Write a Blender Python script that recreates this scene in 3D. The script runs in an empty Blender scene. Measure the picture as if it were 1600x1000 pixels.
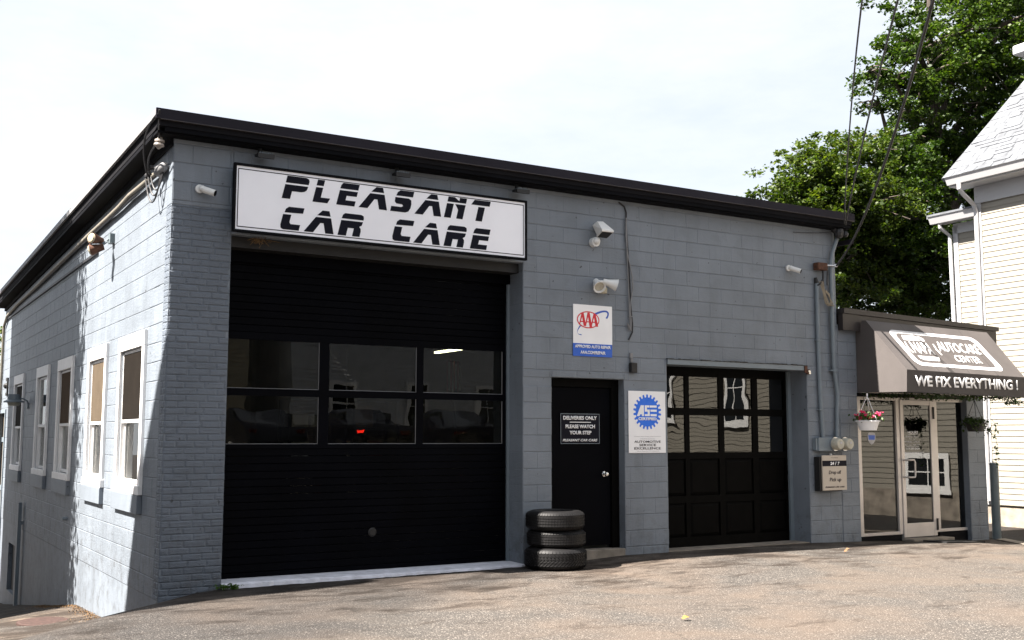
import bpy, bmesh, math, random
import numpy as np
from mathutils import Vector, Matrix
random.seed(7); np.random.seed(7)
R = math.radians
S = bpy.context.scene
C = S.collection
# ------------------------------------------------------------------ camera, world, sun, exposure
cam = bpy.data.objects.new('camera', bpy.data.cameras.new('camera')); C.objects.link(cam); S.camera = cam
cam.data.sensor_width = 36; cam.data.lens = 36*1707.06/1600; cam.data.clip_end = 2000; cam.data.clip_start = .05
yaw, pit, rol = R(31.10), R(6.1468), R(.0848)
fw = Vector((math.sin(yaw)*math.cos(pit), math.cos(yaw)*math.cos(pit), math.sin(pit)))
rt = Vector((math.cos(yaw), -math.sin(yaw), 0)); up = rt.cross(fw)
rt2 = rt*math.cos(rol)+up*math.sin(rol); up2 = rt2.cross(fw)
m = Matrix((rt2, up2, -fw)).transposed().to_4x4(); m.translation = (-2.7458, -11.434, 1.5546); cam.matrix_world = m
W = bpy.data.worlds.new('World'); S.world = W; W.use_nodes = True
nt = W.node_tree; nt.nodes.clear(); N = nt.nodes.new; L = nt.links.new
SUN = Vector((-1, .07, 1.2)).normalized()
sky = N('ShaderNodeTexSky'); sky.sky_type = 'NISHITA'; sky.sun_disc = False
sky.sun_elevation = math.asin(SUN.z); sky.sun_rotation = math.atan2(SUN.x, SUN.y)
b1 = N('ShaderNodeBackground'); b1.inputs[1].default_value = .065; L(sky.outputs[0], b1.inputs[0])
tc = N('ShaderNodeTexCoord'); mp = N('ShaderNodeMapping'); mp.inputs['Scale'].default_value = (1.5, 1.5, 4.5); L(tc.outputs['Generated'], mp.inputs[0])
no = N('ShaderNodeTexNoise'); no.inputs['Scale'].default_value = 1.7; no.inputs['Detail'].default_value = 7; no.inputs['Roughness'].default_value = .62
L(mp.outputs[0], no.inputs[0])
cr = N('ShaderNodeValToRGB'); cr.color_ramp.elements[0].position = .34; cr.color_ramp.elements[0].color = (.74, .79, .885, 1)
cr.color_ramp.elements[1].position = .60; cr.color_ramp.elements[1].color = (.90, .915, .935, 1); L(no.outputs[0], cr.inputs[0])
b2 = N('ShaderNodeBackground'); b2.inputs[1].default_value = .226; L(cr.outputs[0], b2.inputs[0])
mx = N('ShaderNodeMixShader'); mx.inputs[0].default_value = .9; L(b1.outputs[0], mx.inputs[1]); L(b2.outputs[0], mx.inputs[2])
wo = N('ShaderNodeOutputWorld'); L(mx.outputs[0], wo.inputs[0])
sl = bpy.data.lights.new('sun', 'SUN'); sl.energy = 4.9; sl.angle = R(.53); sl.color = (1, .93, .85)
so = bpy.data.objects.new('sun', sl); C.objects.link(so); so.rotation_euler = SUN.to_track_quat('Z', 'Y').to_euler()
S.view_settings.view_transform = 'Standard'; S.view_settings.look = 'None'; S.view_settings.gamma = 1
S.view_settings.use_curve_mapping = False; S.view_settings.exposure = 2.4
S.render.engine = 'CYCLES'

# ------------------------------------------------------------------ materials
def nodes(name):
    mt = bpy.data.materials.new(name); mt.use_nodes = True
    n = mt.node_tree; return mt, n, n.nodes['Principled BSDF']
def mat(name, col, rough=.7, metal=0., var=.12, scale=3., bump=0., bscale=80., bdist=.003, spec=None, stretch=(1, 1, 1), rnd=0.):
    mt, n, p = nodes(name)
    p.inputs['Roughness'].default_value = rough; p.inputs['Metallic'].default_value = metal
    if spec is not None: p.inputs['Specular IOR Level'].default_value = spec
    g = n.nodes.new('ShaderNodeNewGeometry')
    mp = n.nodes.new('ShaderNodeMapping'); mp.inputs['Scale'].default_value = stretch; n.links.new(g.outputs['Position'], mp.inputs[0])
    t = n.nodes.new('ShaderNodeTexNoise'); t.inputs['Scale'].default_value = scale; t.inputs['Detail'].default_value = 8
    n.links.new(mp.outputs[0], t.inputs[0])
    r = n.nodes.new('ShaderNodeValToRGB')
    r.color_ramp.elements[0].position = .3; r.color_ramp.elements[1].position = .7
    r.color_ramp.elements[0].color = (*[c*(1-var) for c in col], 1); r.color_ramp.elements[1].color = (*[min(1, c*(1+var)) for c in col], 1)
    n.links.new(t.outputs[0], r.inputs[0]); out = r.outputs[0]
    if rnd:
        oi = n.nodes.new('ShaderNodeObjectInfo'); mr = n.nodes.new('ShaderNodeMapRange'); mr.inputs[3].default_value = 1-rnd; mr.inputs[4].default_value = 1+rnd
        n.links.new(oi.outputs['Random'], mr.inputs[0]); h = n.nodes.new('ShaderNodeHueSaturation'); n.links.new(mr.outputs[0], h.inputs['Value']); n.links.new(out, h.inputs['Color']); out = h.outputs[0]
    n.links.new(out, p.inputs['Base Color'])
    if bump:
        t2 = n.nodes.new('ShaderNodeTexNoise'); t2.inputs['Scale'].default_value = bscale; t2.inputs['Detail'].default_value = 6; t2.inputs['Roughness'].default_value = .65
        n.links.new(mp.outputs[0], t2.inputs[0])
        b = n.nodes.new('ShaderNodeBump'); b.inputs['Strength'].default_value = bump; b.inputs['Distance'].default_value = bdist
        n.links.new(t2.outputs[0], b.inputs['Height']); n.links.new(b.outputs[0], p.inputs['Normal'])
    return mt
def ramp(n, fac, stops):
    r = n.nodes.new('ShaderNodeValToRGB'); e = r.color_ramp.elements
    while len(e) < len(stops): e.new(.5)
    for i, (pp, c) in enumerate(stops): e[i].position = pp; e[i].color = (*c, 1) if len(c) == 3 else c
    n.links.new(fac, r.inputs[0]); return r.outputs[0]
def noise(n, vec, scale, det=6, rough=.6, dist=0.):
    t = n.nodes.new('ShaderNodeTexNoise'); t.inputs['Scale'].default_value = scale; t.inputs['Detail'].default_value = det
    t.inputs['Roughness'].default_value = rough; t.inputs['Distortion'].default_value = dist; n.links.new(vec, t.inputs[0]); return t.outputs[0]
def mixc(n, f, a, b, mode='MIX'):
    x = n.nodes.new('ShaderNodeMix'); x.data_type = 'RGBA'; x.blend_type = mode
    for s, v in ((x.inputs[0], f), (x.inputs[6], a), (x.inputs[7], b)):
        if hasattr(v, 'links'): n.links.new(v, s)
        elif isinstance(v, (int, float)): s.default_value = v
        else: s.default_value = (*v, 1)
    return x.outputs[2]
def mathn(n, op, a, b=0.):
    x = n.nodes.new('ShaderNodeMath'); x.operation = op
    for s, v in ((x.inputs[0], a), (x.inputs[1], b)):
        if hasattr(v, 'links'): n.links.new(v, s)
        else: s.default_value = v
    return x.outputs[0]
def wall_paint(name, col, rough_amt=1.):
    """thick paint on rough masonry"""
    mt, n, p = nodes(name); p.inputs['Roughness'].default_value = .52; p.inputs['Specular IOR Level'].default_value = .4
    g = n.nodes.new('ShaderNodeNewGeometry'); pos = g.outputs['Position']
    st = n.nodes.new('ShaderNodeMapping'); st.inputs['Scale'].default_value = (1, 1, .25); n.links.new(pos, st.inputs[0])
    a = noise(n, pos, 1.3, 5); c1 = ramp(n, a, [(.3, [c*.84 for c in col]), (.7, [min(1, c*1.10) for c in col])])
    dirt = noise(n, st.outputs[0], 2.2, 8, .7)
    c2 = mixc(n, ramp(n, dirt, [(.50, (0, 0, 0)), (.76, (.6, .6, .6))]), c1, [c*.60 for c in col])
    # long runs of old drips and repainted patches
    dm = n.nodes.new('ShaderNodeMapping'); dm.inputs['Scale'].default_value = (1, 1, .07); n.links.new(pos, dm.inputs[0])
    c2 = mixc(n, ramp(n, noise(n, dm.outputs[0], 9, 6, .7), [(.55, (0, 0, 0)), (.78, (.45, .45, .45))]), c2, [c*.66 for c in col])
    c2 = mixc(n, ramp(n, noise(n, pos, .8, 2, .4, 1.2), [(.53, (0, 0, 0)), (.56, (.22, .22, .22))]), c2, [min(1, c*1.25) for c in col])
    # scuffed soot patches, low on the wall
    sep = n.nodes.new('ShaderNodeSeparateXYZ'); n.links.new(pos, sep.inputs[0])
    low = n.nodes.new('ShaderNodeMapRange'); low.inputs[1].default_value = .9; low.inputs[2].default_value = .1; n.links.new(sep.outputs[2], low.inputs[0])
    sc = ramp(n, noise(n, pos, 5.5, 10, .75), [(.48, (0, 0, 0)), (.66, (1, 1, 1))])
    f = mathn(n, 'MULTIPLY', mathn(n, 'MULTIPLY', sc, low.outputs[0]), .55)
    c3 = mixc(n, f, c2, (.06, .058, .055))
    # tiny chips
    ch = ramp(n, noise(n, pos, 14, 3, .5), [(.705, (0, 0, 0)), (.72, (1, 1, 1))])
    c4 = mixc(n, ch, c3, (.05, .055, .06))
    oi = n.nodes.new('ShaderNodeObjectInfo'); mr = n.nodes.new('ShaderNodeMapRange'); mr.inputs[3].default_value = .965; mr.inputs[4].default_value = 1.035
    n.links.new(oi.outputs['Random'], mr.inputs[0]); h = n.nodes.new('ShaderNodeHueSaturation'); n.links.new(mr.outputs[0], h.inputs['Value']); n.links.new(c4, h.inputs['Color'])
    n.links.new(h.outputs[0], p.inputs['Base Color'])
    hz = n.nodes.new('ShaderNodeMapping'); hz.inputs['Scale'].default_value = (.45, .45, 1.6); n.links.new(pos, hz.inputs[0])
    n1 = noise(n, hz.outputs[0], 26, 6, .7); n2 = noise(n, pos, 150, 3, .6); n3 = noise(n, hz.outputs[0], 7, 3, .5, .6)
    hh = mathn(n, 'ADD', mathn(n, 'ADD', mathn(n, 'MULTIPLY', n1, .8 if rough_amt < 1.2 else 1.1), mathn(n, 'MULTIPLY', n2, .18)), mathn(n, 'MULTIPLY', n3, .7))
    b = n.nodes.new('ShaderNodeBump'); b.inputs['Strength'].default_value = .7*min(1.2, rough_amt); b.inputs['Distance'].default_value = .009*rough_amt
    n.links.new(hh, b.inputs['Height']); n.links.new(b.outputs[0], p.inputs['Normal'])
    return mt
def asphalt(name, dark=1., tint=(1.0, .95, .895), path=False):
    mt, n, p = nodes(name); p.inputs['Roughness'].default_value = .85; p.inputs['Specular IOR Level'].default_value = .25
    g = n.nodes.new('ShaderNodeNewGeometry'); pos = g.outputs['Position']
    v = n.nodes.new('ShaderNodeTexVoronoi'); v.inputs['Scale'].default_value = 75; n.links.new(pos, v.inputs[0])
    sp = n.nodes.new('ShaderNodeSeparateColor'); n.links.new(v.outputs['Color'], sp.inputs[0])
    k = dark
    agg = ramp(n, sp.outputs[0], [(.0, (.060*k, .058*k, .057*k)), (.45, (.105*k, .10*k, .097*k)), (.8, (.185*k, .175*k, .165*k)), (1., (.46*k, .43*k, .40*k))])
    binder = mixc(n, ramp(n, v.outputs['Distance'], [(.2, (0, 0, 0)), (.6, (1, 1, 1))]), agg, (.07*k, .067*k, .064*k))
    fine = ramp(n, noise(n, pos, 230, 3, .7), [(.35, (.62, .62, .62)), (.65, (1.0, 1.0, 1.0))])
    c = mixc(n, .55, binder, fine, 'MULTIPLY')
    big = noise(n, pos, .55, 8, .62, .3)
    c = mixc(n, ramp(n, big, [(.42, (0, 0, 0)), (.72, (.75, .75, .75))]), c, (.135*k, .108*k, .088*k) if not path else (.20*k, .155*k, .115*k))
    c = mixc(n, .7, c, fine, 'MULTIPLY')
    st = n.nodes.new('ShaderNodeMapping'); st.inputs['Scale'].default_value = (.6, 1.5, 1); st.inputs['Rotation'].default_value = (0, 0, .12); n.links.new(pos, st.inputs[0])
    s1 = noise(n, st.outputs[0], 1.9, 10, .74, .35)
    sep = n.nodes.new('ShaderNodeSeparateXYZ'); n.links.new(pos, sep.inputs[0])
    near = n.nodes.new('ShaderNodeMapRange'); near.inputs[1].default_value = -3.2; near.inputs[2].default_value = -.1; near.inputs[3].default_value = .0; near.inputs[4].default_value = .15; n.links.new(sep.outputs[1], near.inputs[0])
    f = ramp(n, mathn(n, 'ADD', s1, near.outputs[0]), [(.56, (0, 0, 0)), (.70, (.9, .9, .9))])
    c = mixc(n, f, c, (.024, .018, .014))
    cr_ = n.nodes.new('ShaderNodeTexVoronoi'); cr_.feature = 'DISTANCE_TO_EDGE'; cr_.inputs['Scale'].default_value = .42
    w = n.nodes.new('ShaderNodeVectorMath'); w.operation = 'ADD'; nz = n.nodes.new('ShaderNodeTexNoise'); nz.inputs['Scale'].default_value = 1.6; nz.inputs['Detail'].default_value = 8; n.links.new(pos, nz.inputs[0])
    n.links.new(pos, w.inputs[0]); n.links.new(nz.outputs['Color'], w.inputs[1]); n.links.new(w.outputs[0], cr_.inputs[0])
    c = mixc(n, ramp(n, cr_.outputs['Distance'], [(.0015, (.5, .5, .5)), (.006, (0, 0, 0))]), c, (.03, .028, .026))
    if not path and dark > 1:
        # darker, greyer patch with a ragged edge before the roll-up door
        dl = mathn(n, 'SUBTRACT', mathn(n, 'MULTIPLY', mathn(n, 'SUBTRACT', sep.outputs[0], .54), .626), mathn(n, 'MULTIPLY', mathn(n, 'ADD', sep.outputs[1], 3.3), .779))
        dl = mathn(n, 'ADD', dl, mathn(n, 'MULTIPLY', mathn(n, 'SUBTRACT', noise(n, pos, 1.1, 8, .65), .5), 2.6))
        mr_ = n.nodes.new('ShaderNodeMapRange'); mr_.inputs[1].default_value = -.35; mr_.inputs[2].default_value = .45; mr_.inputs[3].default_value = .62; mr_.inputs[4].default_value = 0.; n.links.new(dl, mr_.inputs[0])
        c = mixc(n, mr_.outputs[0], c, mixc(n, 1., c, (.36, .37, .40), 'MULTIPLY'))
    c = mixc(n, 1., c, [t for t in tint], 'MULTIPLY')
    n.links.new(c, p.inputs['Base Color'])
    b = n.nodes.new('ShaderNodeBump'); b.inputs['Strength'].default_value = .8; b.inputs['Distance'].default_value = .006
    n.links.new(mathn(n, 'ADD', mathn(n, 'MULTIPLY', v.outputs['Distance'], -1.), noise(n, pos, 9, 5)), b.inputs['Height']); n.links.new(b.outputs[0], p.inputs['Normal'])
    return mt
def glass(name, tint=(.55, .6, .6), refl=1.75, wave=.0, alpha=.75, wscale=1.5):
    mt, n, p = nodes(name); n.nodes.remove(p); o = n.nodes['Material Output']
    tr = n.nodes.new('ShaderNodeBsdfTransparent'); tr.inputs[0].default_value = (*tint, 1)
    gl = n.nodes.new('ShaderNodeBsdfGlossy'); gl.inputs['Roughness'].default_value = .004; gl.inputs[0].default_value = (.95, .96, .95, 1)
    fr = n.nodes.new('ShaderNodeFresnel'); fr.inputs[0].default_value = refl
    if wave:
        g = n.nodes.new('ShaderNodeNewGeometry')
        b = n.nodes.new('ShaderNodeBump'); b.inputs['Strength'].default_value = wave; b.inputs['Distance'].default_value = .05
        n.links.new(noise(n, g.outputs['Position'], wscale, 2, .4), b.inputs['Height']); n.links.new(b.outputs[0], gl.inputs['Normal'])
    ms = n.nodes.new('ShaderNodeMixShader'); n.links.new(fr.outputs[0], ms.inputs[0]); n.links.new(tr.outputs[0], ms.inputs[1]); n.links.new(gl.outputs[0], ms.inputs[2])
    n.links.new(ms.outputs[0], o.inputs[0]); return mt
def leafmat(name, a, b, c):
    mt, n, p = nodes(name); o = n.nodes['Material Output']
    g = n.nodes.new('ShaderNodeNewGeometry')
    r = ramp(n, g.outputs['Random Per Island'], [(.0, a), (.5, b), (1., c)])
    big = ramp(n, noise(n, g.outputs['Position'], .55, 3), [(.35, (.55, .62, .5)), (.65, (1.15, 1.1, 1.05))])
    r = mixc(n, 1., r, big, 'MULTIPLY')
    p.inputs['Roughness'].default_value = .5; p.inputs['Specular IOR Level'].default_value = .35; n.links.new(r, p.inputs['Base Color'])
    t = n.nodes.new('ShaderNodeBsdfTranslucent'); tr = mixc(n, 1., r, (1.5, 1.7, .6), 'MULTIPLY'); n.links.new(tr, t.inputs[0])
    ms = n.nodes.new('ShaderNodeMixShader'); ms.inputs[0].default_value = .30
    n.links.new(p.outputs[0], ms.inputs[1]); n.links.new(t.outputs[0], ms.inputs[2]); n.links.new(ms.outputs[0], o.inputs[0]); return mt
def emis(name, col, s):
    mt, n, p = nodes(name); p.inputs['Base Color'].default_value = (*col, 1); p.inputs['Emission Color'].default_value = (*col, 1); p.inputs['Emission Strength'].default_value = s; return mt
BLUEG = (.166, .190, .220)
M = dict(
    block=wall_paint('painted_block', BLUEG), brick=wall_paint('painted_brick', (.122, .144, .175), 1.7), plinth=wall_paint('painted_concrete', BLUEG, .55),
    trimgrey=mat('grey_painted_metal', (.155, .187, .213), .45, 0, .06, 6, .15, 60),
    black=mat('black_paint', (.003, .0034, .0048), .6, 0, .2, 5, .12, 40, spec=.08), blackdoor=mat('black_door_paint', (.0010, .0012, .0024), .6, 0, .35, 2, .08, 30, spec=.045),
    blackw=mat('black_wood_paint', (.0020, .0018, .0016), .6, 0, .35, 9, .2, 40, spec=.05),
    fascia=mat('dark_fascia_metal', (.0125, .0105, .0165), .55, .0, .18, 1.5, .1, 20, spec=.16), soffit=mat('dark_soffit_board', (.0035, .0038, .0055), .75, 0, .25, 3, .2, 30, spec=.08),
    brownf=mat('brown_fascia_metal', (.026, .021, .020), .5, 0, .15, 2, .1, 20), edge=mat('drip_edge_metal', (.07, .062, .062), .4, .3, .1, 6),
    white=mat('white_paint', (.86, .86, .87), .5, 0, .03, 4, .1, 50), signw=mat('sign_face_white', (.86, .865, .91), .3, 0, .05, 1.4), ink=mat('sign_lettering_black', (.004, .0045, .011), .5, 0, .1, 5, spec=.12),
    trimw=mat('white_window_trim', (.80, .79, .78), .55, 0, .04, 7, .15, 60),
    concrete=mat('weathered_concrete', (.22, .19, .155), .9, 0, .35, 5, .5, 40), wcon=mat('white_painted_concrete', (.66, .67, .73), .7, 0, .18, 9, .5, 40),
    alum=mat('pale_aluminium', (.56, .52, .49), .38, .35, .06, 4), rubber=mat('tyre_rubber', (.008, .0076, .008), .55, 0, .3, 14, .15, 120, spec=.3),
    canvas=mat('awning_canvas', (.072, .063, .060), .75, 0, .14, 2.2, .35, 260, .001), canvasd=mat('awning_valance_canvas', (.048, .042, .042), .7, 0, .1, 3, .3, 260, .001),
    awnw=mat('awning_print_white', (.62, .61, .61), .7, 0, .1, 5), siding=mat('cream_siding', (.235, .216, .18), .6, 0, .05, .7, .1, 40), sidingt=mat('white_house_trim', (.40, .40, .41), .55, 0, .04, 2),
    tansid=mat('tan_siding', (.40, .355, .265), .7, 0, .08, .7, .1, 40), shingle=mat('grey_shingles', (.105, .112, .124), .9, 0, .25, 5, .5, 60), shadowline=mat('shingle_dark_edge', (.10, .11, .12), .9),
    beige=mat('beige_box_metal', (.48, .42, .35), .45, 0, .04, 4), darkmetal=mat('dark_metal', (.012, .0115, .011), .55, .1, .2, 6), chrome=mat('chrome', (.7, .7, .7), .15, 1, .03, 5),
    rust=mat('rusty_metal', (.085, .036, .020), .8, .2, .5, 25, .5, 80), plast=mat('white_plastic', (.72, .72, .70), .35, 0, .03, 6), cream=mat('aged_cream_plastic', (.36, .32, .23), .45, 0, .15, 20),
    cable=mat('black_cable', (.012, .012, .014), .55), cablew=mat('grey_cable', (.20, .20, .205), .6), rope=mat('tan_cable', (.26, .22, .16), .8), porc=mat('brown_grey_ceramic', (.28, .25, .22), .35, 0, .2, 20),
    blue=mat('sign_blue', (.012, .10, .52), .35, 0, .03, 3), gearblue=mat('gear_blue', (.0, .14, .75), .35, 0, .03, 3), red=mat('sign_red', (.62, .005, .02), .35, 0, .03, 3), swoosh=mat('ring_blue', (.02, .085, .45), .35, 0, .03, 3),
    teal=mat('teal_sign_side', (.02, .12, .2), .5), greyprint=mat('light_grey_print', (.42, .42, .44), .5), blackprint=mat('black_print', (.03, .025, .03), .5),
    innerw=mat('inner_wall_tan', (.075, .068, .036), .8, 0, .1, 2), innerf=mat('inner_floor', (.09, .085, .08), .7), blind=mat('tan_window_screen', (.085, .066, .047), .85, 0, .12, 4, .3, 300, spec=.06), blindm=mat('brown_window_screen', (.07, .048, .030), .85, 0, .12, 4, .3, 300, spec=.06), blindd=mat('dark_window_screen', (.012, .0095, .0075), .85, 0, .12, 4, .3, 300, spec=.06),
    slatb=mat('pale_blue_vertical_blind', (.22, .30, .48), .6, 0, .1, 8), bark=mat('bark', (.07, .055, .045), .9, 0, .3, 8, .6, 30),
    flower=mat('magenta_petals', (.72, .02, .12), .5, 0, .3, 60), potred=mat('dark_red_pot', (.14, .02, .015), .5), petald=mat('red_petals', (.5, .03, .03), .5), frost=mat('meter_dial', (.42, .40, .33), .4, 0, .12, 30),
    matr=mat('rubber_mat', (.012, .012, .012), .9, 0, .2, 30, .5, 200), iron=mat('rusty_iron_cover', (.06, .034, .028), .8, .3, .3, 20, .5, 60), post=mat('grey_green_post_paint', (.12, .148, .158), .45, 0, .12, 8, .1, 40),
    debris=mat('dry_needles', (.15, .085, .035), .9, 0, .5, 50), leafy=mat('yellow_leaf', (.40, .22, .03), .7), leafb=mat('brown_leaf', (.15, .085, .04), .8), taillight=mat('tail_light_red', (.05, .002, .002), .25), carp=mat('black_car_paint', (.006, .006, .009), .12, .0, .1, 3),
    carg=mat('car_glass', (.01, .012, .014), .06, 0, .1, 3), tent=mat('pale_wall_paint', (.55, .56, .58), .6), roofm=mat('dark_roof', (.010, .010, .012), .9, spec=.1), pipeg=mat('weathered_pipe', (.17, .155, .125), .5, 0, .2, 8),
    foliage=leafmat('maple_leaves', (.014, .032, .004), (.032, .064, .007), (.078, .118, .014)), foliage2=leafmat('light_leaves', (.018, .036, .005), (.044, .074, .008), (.105, .135, .016)),
    vine=leafmat('vine_leaves', (.012, .025, .006), (.03, .055, .012), (.05, .09, .02)), weed=leafmat('weed_leaves', (.04, .08, .01), (.06, .12, .02), (.09, .16, .03)),
    gdoor=glass('garage_door_glass', (.42, .42, .34), 1.52, .05), g2=glass('side_garage_glass', (.10, .10, .10), 1.72, .14, wscale=1.1), gstore=glass('storefront_glass', (.16, .16, .16), 1.78, .02), gwin=glass('window_glass', (.8, .85, .85), 1.5),
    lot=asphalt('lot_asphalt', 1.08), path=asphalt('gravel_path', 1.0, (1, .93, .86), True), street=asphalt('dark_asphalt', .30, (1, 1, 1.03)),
)
GL = M
# ------------------------------------------------------------------ mesh helpers
class MB:
    def __init__(s): s.v = []; s.f = []
    def add(s, vs, fs): o = len(s.v); s.v += [tuple(v) for v in vs]; s.f += [tuple(i+o for i in f) for f in fs]; return s
    def box(s, x0, x1, y0, y1, z0, z1):
        return s.add([(x0, y0, z0), (x1, y0, z0), (x1, y1, z0), (x0, y1, z0), (x0, y0, z1), (x1, y0, z1), (x1, y1, z1), (x0, y1, z1)],
                     [(0, 3, 2, 1), (4, 5, 6, 7), (0, 1, 5, 4), (1, 2, 6, 5), (2, 3, 7, 6), (3, 0, 4, 7)])
    def prism(s, pts, vec):
        n = len(pts); v = Vector(vec); return s.add(list(pts)+[tuple(Vector(p)+v) for p in pts], [tuple(range(n))[::-1], tuple(range(n, 2*n))]+[(i, (i+1) % n, n+(i+1) % n, n+i) for i in range(n)])
    def cyl(s, a, b, r0, r1=None, n=12, cap=True):
        a = Vector(a); b = Vector(b); r1 = r0 if r1 is None else r1; d = (b-a).normalized()
        t = Vector((0, 0, 1)) if abs(d.z) < .9 else Vector((1, 0, 0)); u = d.cross(t).normalized(); w = d.cross(u)
        vs = [a+(u*math.cos(k*2*math.pi/n)+w*math.sin(k*2*math.pi/n))*r0 for k in range(n)]+[b+(u*math.cos(k*2*math.pi/n)+w*math.sin(k*2*math.pi/n))*r1 for k in range(n)]
        fs = [(k, (k+1) % n, n+(k+1) % n, n+k) for k in range(n)]
        if cap: fs += [tuple(range(n))[::-1], tuple(range(n, 2*n))]
        return s.add(vs, fs)
    def tube(s, pts, r, n=6):
        pts = [Vector(p) for p in pts]; o = len(s.v); k = len(pts); prev = None
        for i, p in enumerate(pts):
            d = (pts[min(i+1, k-1)]-pts[max(i-1, 0)]).normalized()
            if prev is None: t = Vector((0, 0, 1)) if abs(d.z) < .9 else Vector((1, 0, 0)); u = d.cross(t).normalized()
            else: u = (prev-d*prev.dot(d)).normalized()
            prev = u; w = d.cross(u); rr = r[i] if isinstance(r, (list, tuple)) else r
            s.v += [tuple(p+(u*math.cos(j*2*math.pi/n)+w*math.sin(j*2*math.pi/n))*rr) for j in range(n)]
        for i in range(k-1):
            for j in range(n): s.f.append((o+i*n+j, o+i*n+(j+1) % n, o+(i+1)*n+(j+1) % n, o+(i+1)*n+j))
        s.f.append(tuple(o+j for j in range(n))[::-1]); s.f.append(tuple(o+(k-1)*n+j for j in range(n))); return s
    def lathe(s, prof, org, axis=(0, 0, 1), n=24):
        ax = Vector(axis).normalized(); t = Vector((0, 0, 1)) if abs(ax.z) < .9 else Vector((1, 0, 0)); u = ax.cross(t).normalized(); w = ax.cross(u); o = len(s.v); org = Vector(org)
        for r, h in prof: s.v += [tuple(org+ax*h+(u*math.cos(j*2*math.pi/n)+w*math.sin(j*2*math.pi/n))*r) for j in range(n)]
        for i in range(len(prof)-1):
            for j in range(n): s.f.append((o+i*n+j, o+i*n+(j+1) % n, o+(i+1)*n+(j+1) % n, o+(i+1)*n+j))
        return s
    def sphere(s, c, r, n=10, sc=(1, 1, 1)):
        k = n//2+1; o = len(s.v)
        for i in range(k+1):
            a = math.pi*i/k
            for j in range(n): b = 2*math.pi*j/n; s.v.append((c[0]+r*sc[0]*math.sin(a)*math.cos(b), c[1]+r*sc[1]*math.sin(a)*math.sin(b), c[2]+r*sc[2]*math.cos(a)))
        for i in range(k):
            for j in range(n): s.f.append((o+i*n+j, o+i*n+(j+1) % n, o+(i+1)*n+(j+1) % n, o+(i+1)*n+j))
        return s
    def mesh(s, name, bev=0, smooth=False):
        me = bpy.data.meshes.new(name); me.from_pydata(s.v, [], s.f)
        b = bmesh.new(); b.from_mesh(me); bmesh.ops.recalc_face_normals(b, faces=b.faces)
        if bev: bmesh.ops.bevel(b, geom=b.edges, offset=bev, segments=1, affect='EDGES', clamp_overlap=True)
        b.to_mesh(me); b.free()
        if smooth:
            me.polygons.foreach_set('use_smooth', [True]*len(me.polygons))
            try: me.set_sharp_from_angle(angle=R(40))
            except Exception: pass
        return me
    def build(s, name, m, parent=None, bev=0, smooth=False, label=None, kind=None):
        me = s.mesh(name, bev, smooth); me.materials.append(M[m] if isinstance(m, str) else m)
        return link(name, me, parent, label, kind)
def link(name, data, parent=None, label=None, kind=None):
    o = bpy.data.objects.new(name, data); C.objects.link(o)
    if parent is not None:
        o.parent = parent
        if parent.type == 'EMPTY' and not parent.get('_local'): o.matrix_parent_inverse = Matrix.Translation(-parent.location)
    if label: o['label'] = label
    if kind: o['kind'] = kind
    return o
def thing(name, label, cat, loc, group=None, rz=None):
    o = bpy.data.objects.new(name, None); C.objects.link(o); o.location = loc; o.empty_display_size = .2
    o['label'] = label; o['category'] = cat
    if group: o['group'] = group
    if rz is not None: o.rotation_euler.z = rz; o['_local'] = 1
    return o
def tag(o, label, cat, group=None, kind=None):
    o['label'] = label; o['category'] = cat
    if group: o['group'] = group
    if kind: o['kind'] = kind
    return o
def struct(o, label=None): o['kind'] = 'structure'; return o
FR = lambda y: (lambda u, v, d=0: Vector((u, y-d, v)))        # front facing plane (-y)
def textp(body, P, u0, u1, v0, v1, m, parent, shear=0., bold=0., name='lettering', thick=.002, off=.0015):
    cu = bpy.data.curves.new('t', 'FONT'); cu.body = body; cu.size = 1; cu.offset = bold; cu.resolution_u = 3
    o = bpy.data.objects.new('t', cu); C.objects.link(o); dg = bpy.context.evaluated_depsgraph_get(); me = bpy.data.meshes.new_from_object(o.evaluated_get(dg))
    bpy.data.objects.remove(o); bpy.data.curves.remove(cu)
    co = np.array([v.co for v in me.vertices]); mn = co.min(0); mxx = co.max(0)
    b = bmesh.new(); b.from_mesh(me)
    r = bmesh.ops.extrude_face_region(b, geom=list(b.faces)); top = {v for v in r['geom'] if isinstance(v, bmesh.types.BMVert)}
    for v in b.verts:
        a = (v.co.x-mn[0])/(mxx[0]-mn[0]); c = (v.co.y-mn[1])/(mxx[1]-mn[1]); d = off+(thick if v in top else 0)
        v.co = P(u0+a*(u1-u0)+shear*(v0+c*(v1-v0)-v0), v0+c*(v1-v0), d)
    b.to_mesh(me); b.free(); me.materials.append(M[m]); me.name = name
    return link(name, me, parent)
def poly(P, pts, d0, d1, mb): n = P(*pts[0], d1)-P(*pts[0], d0); mb.prism([tuple(P(u, v, d0)) for u, v in pts], n); return mb
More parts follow.
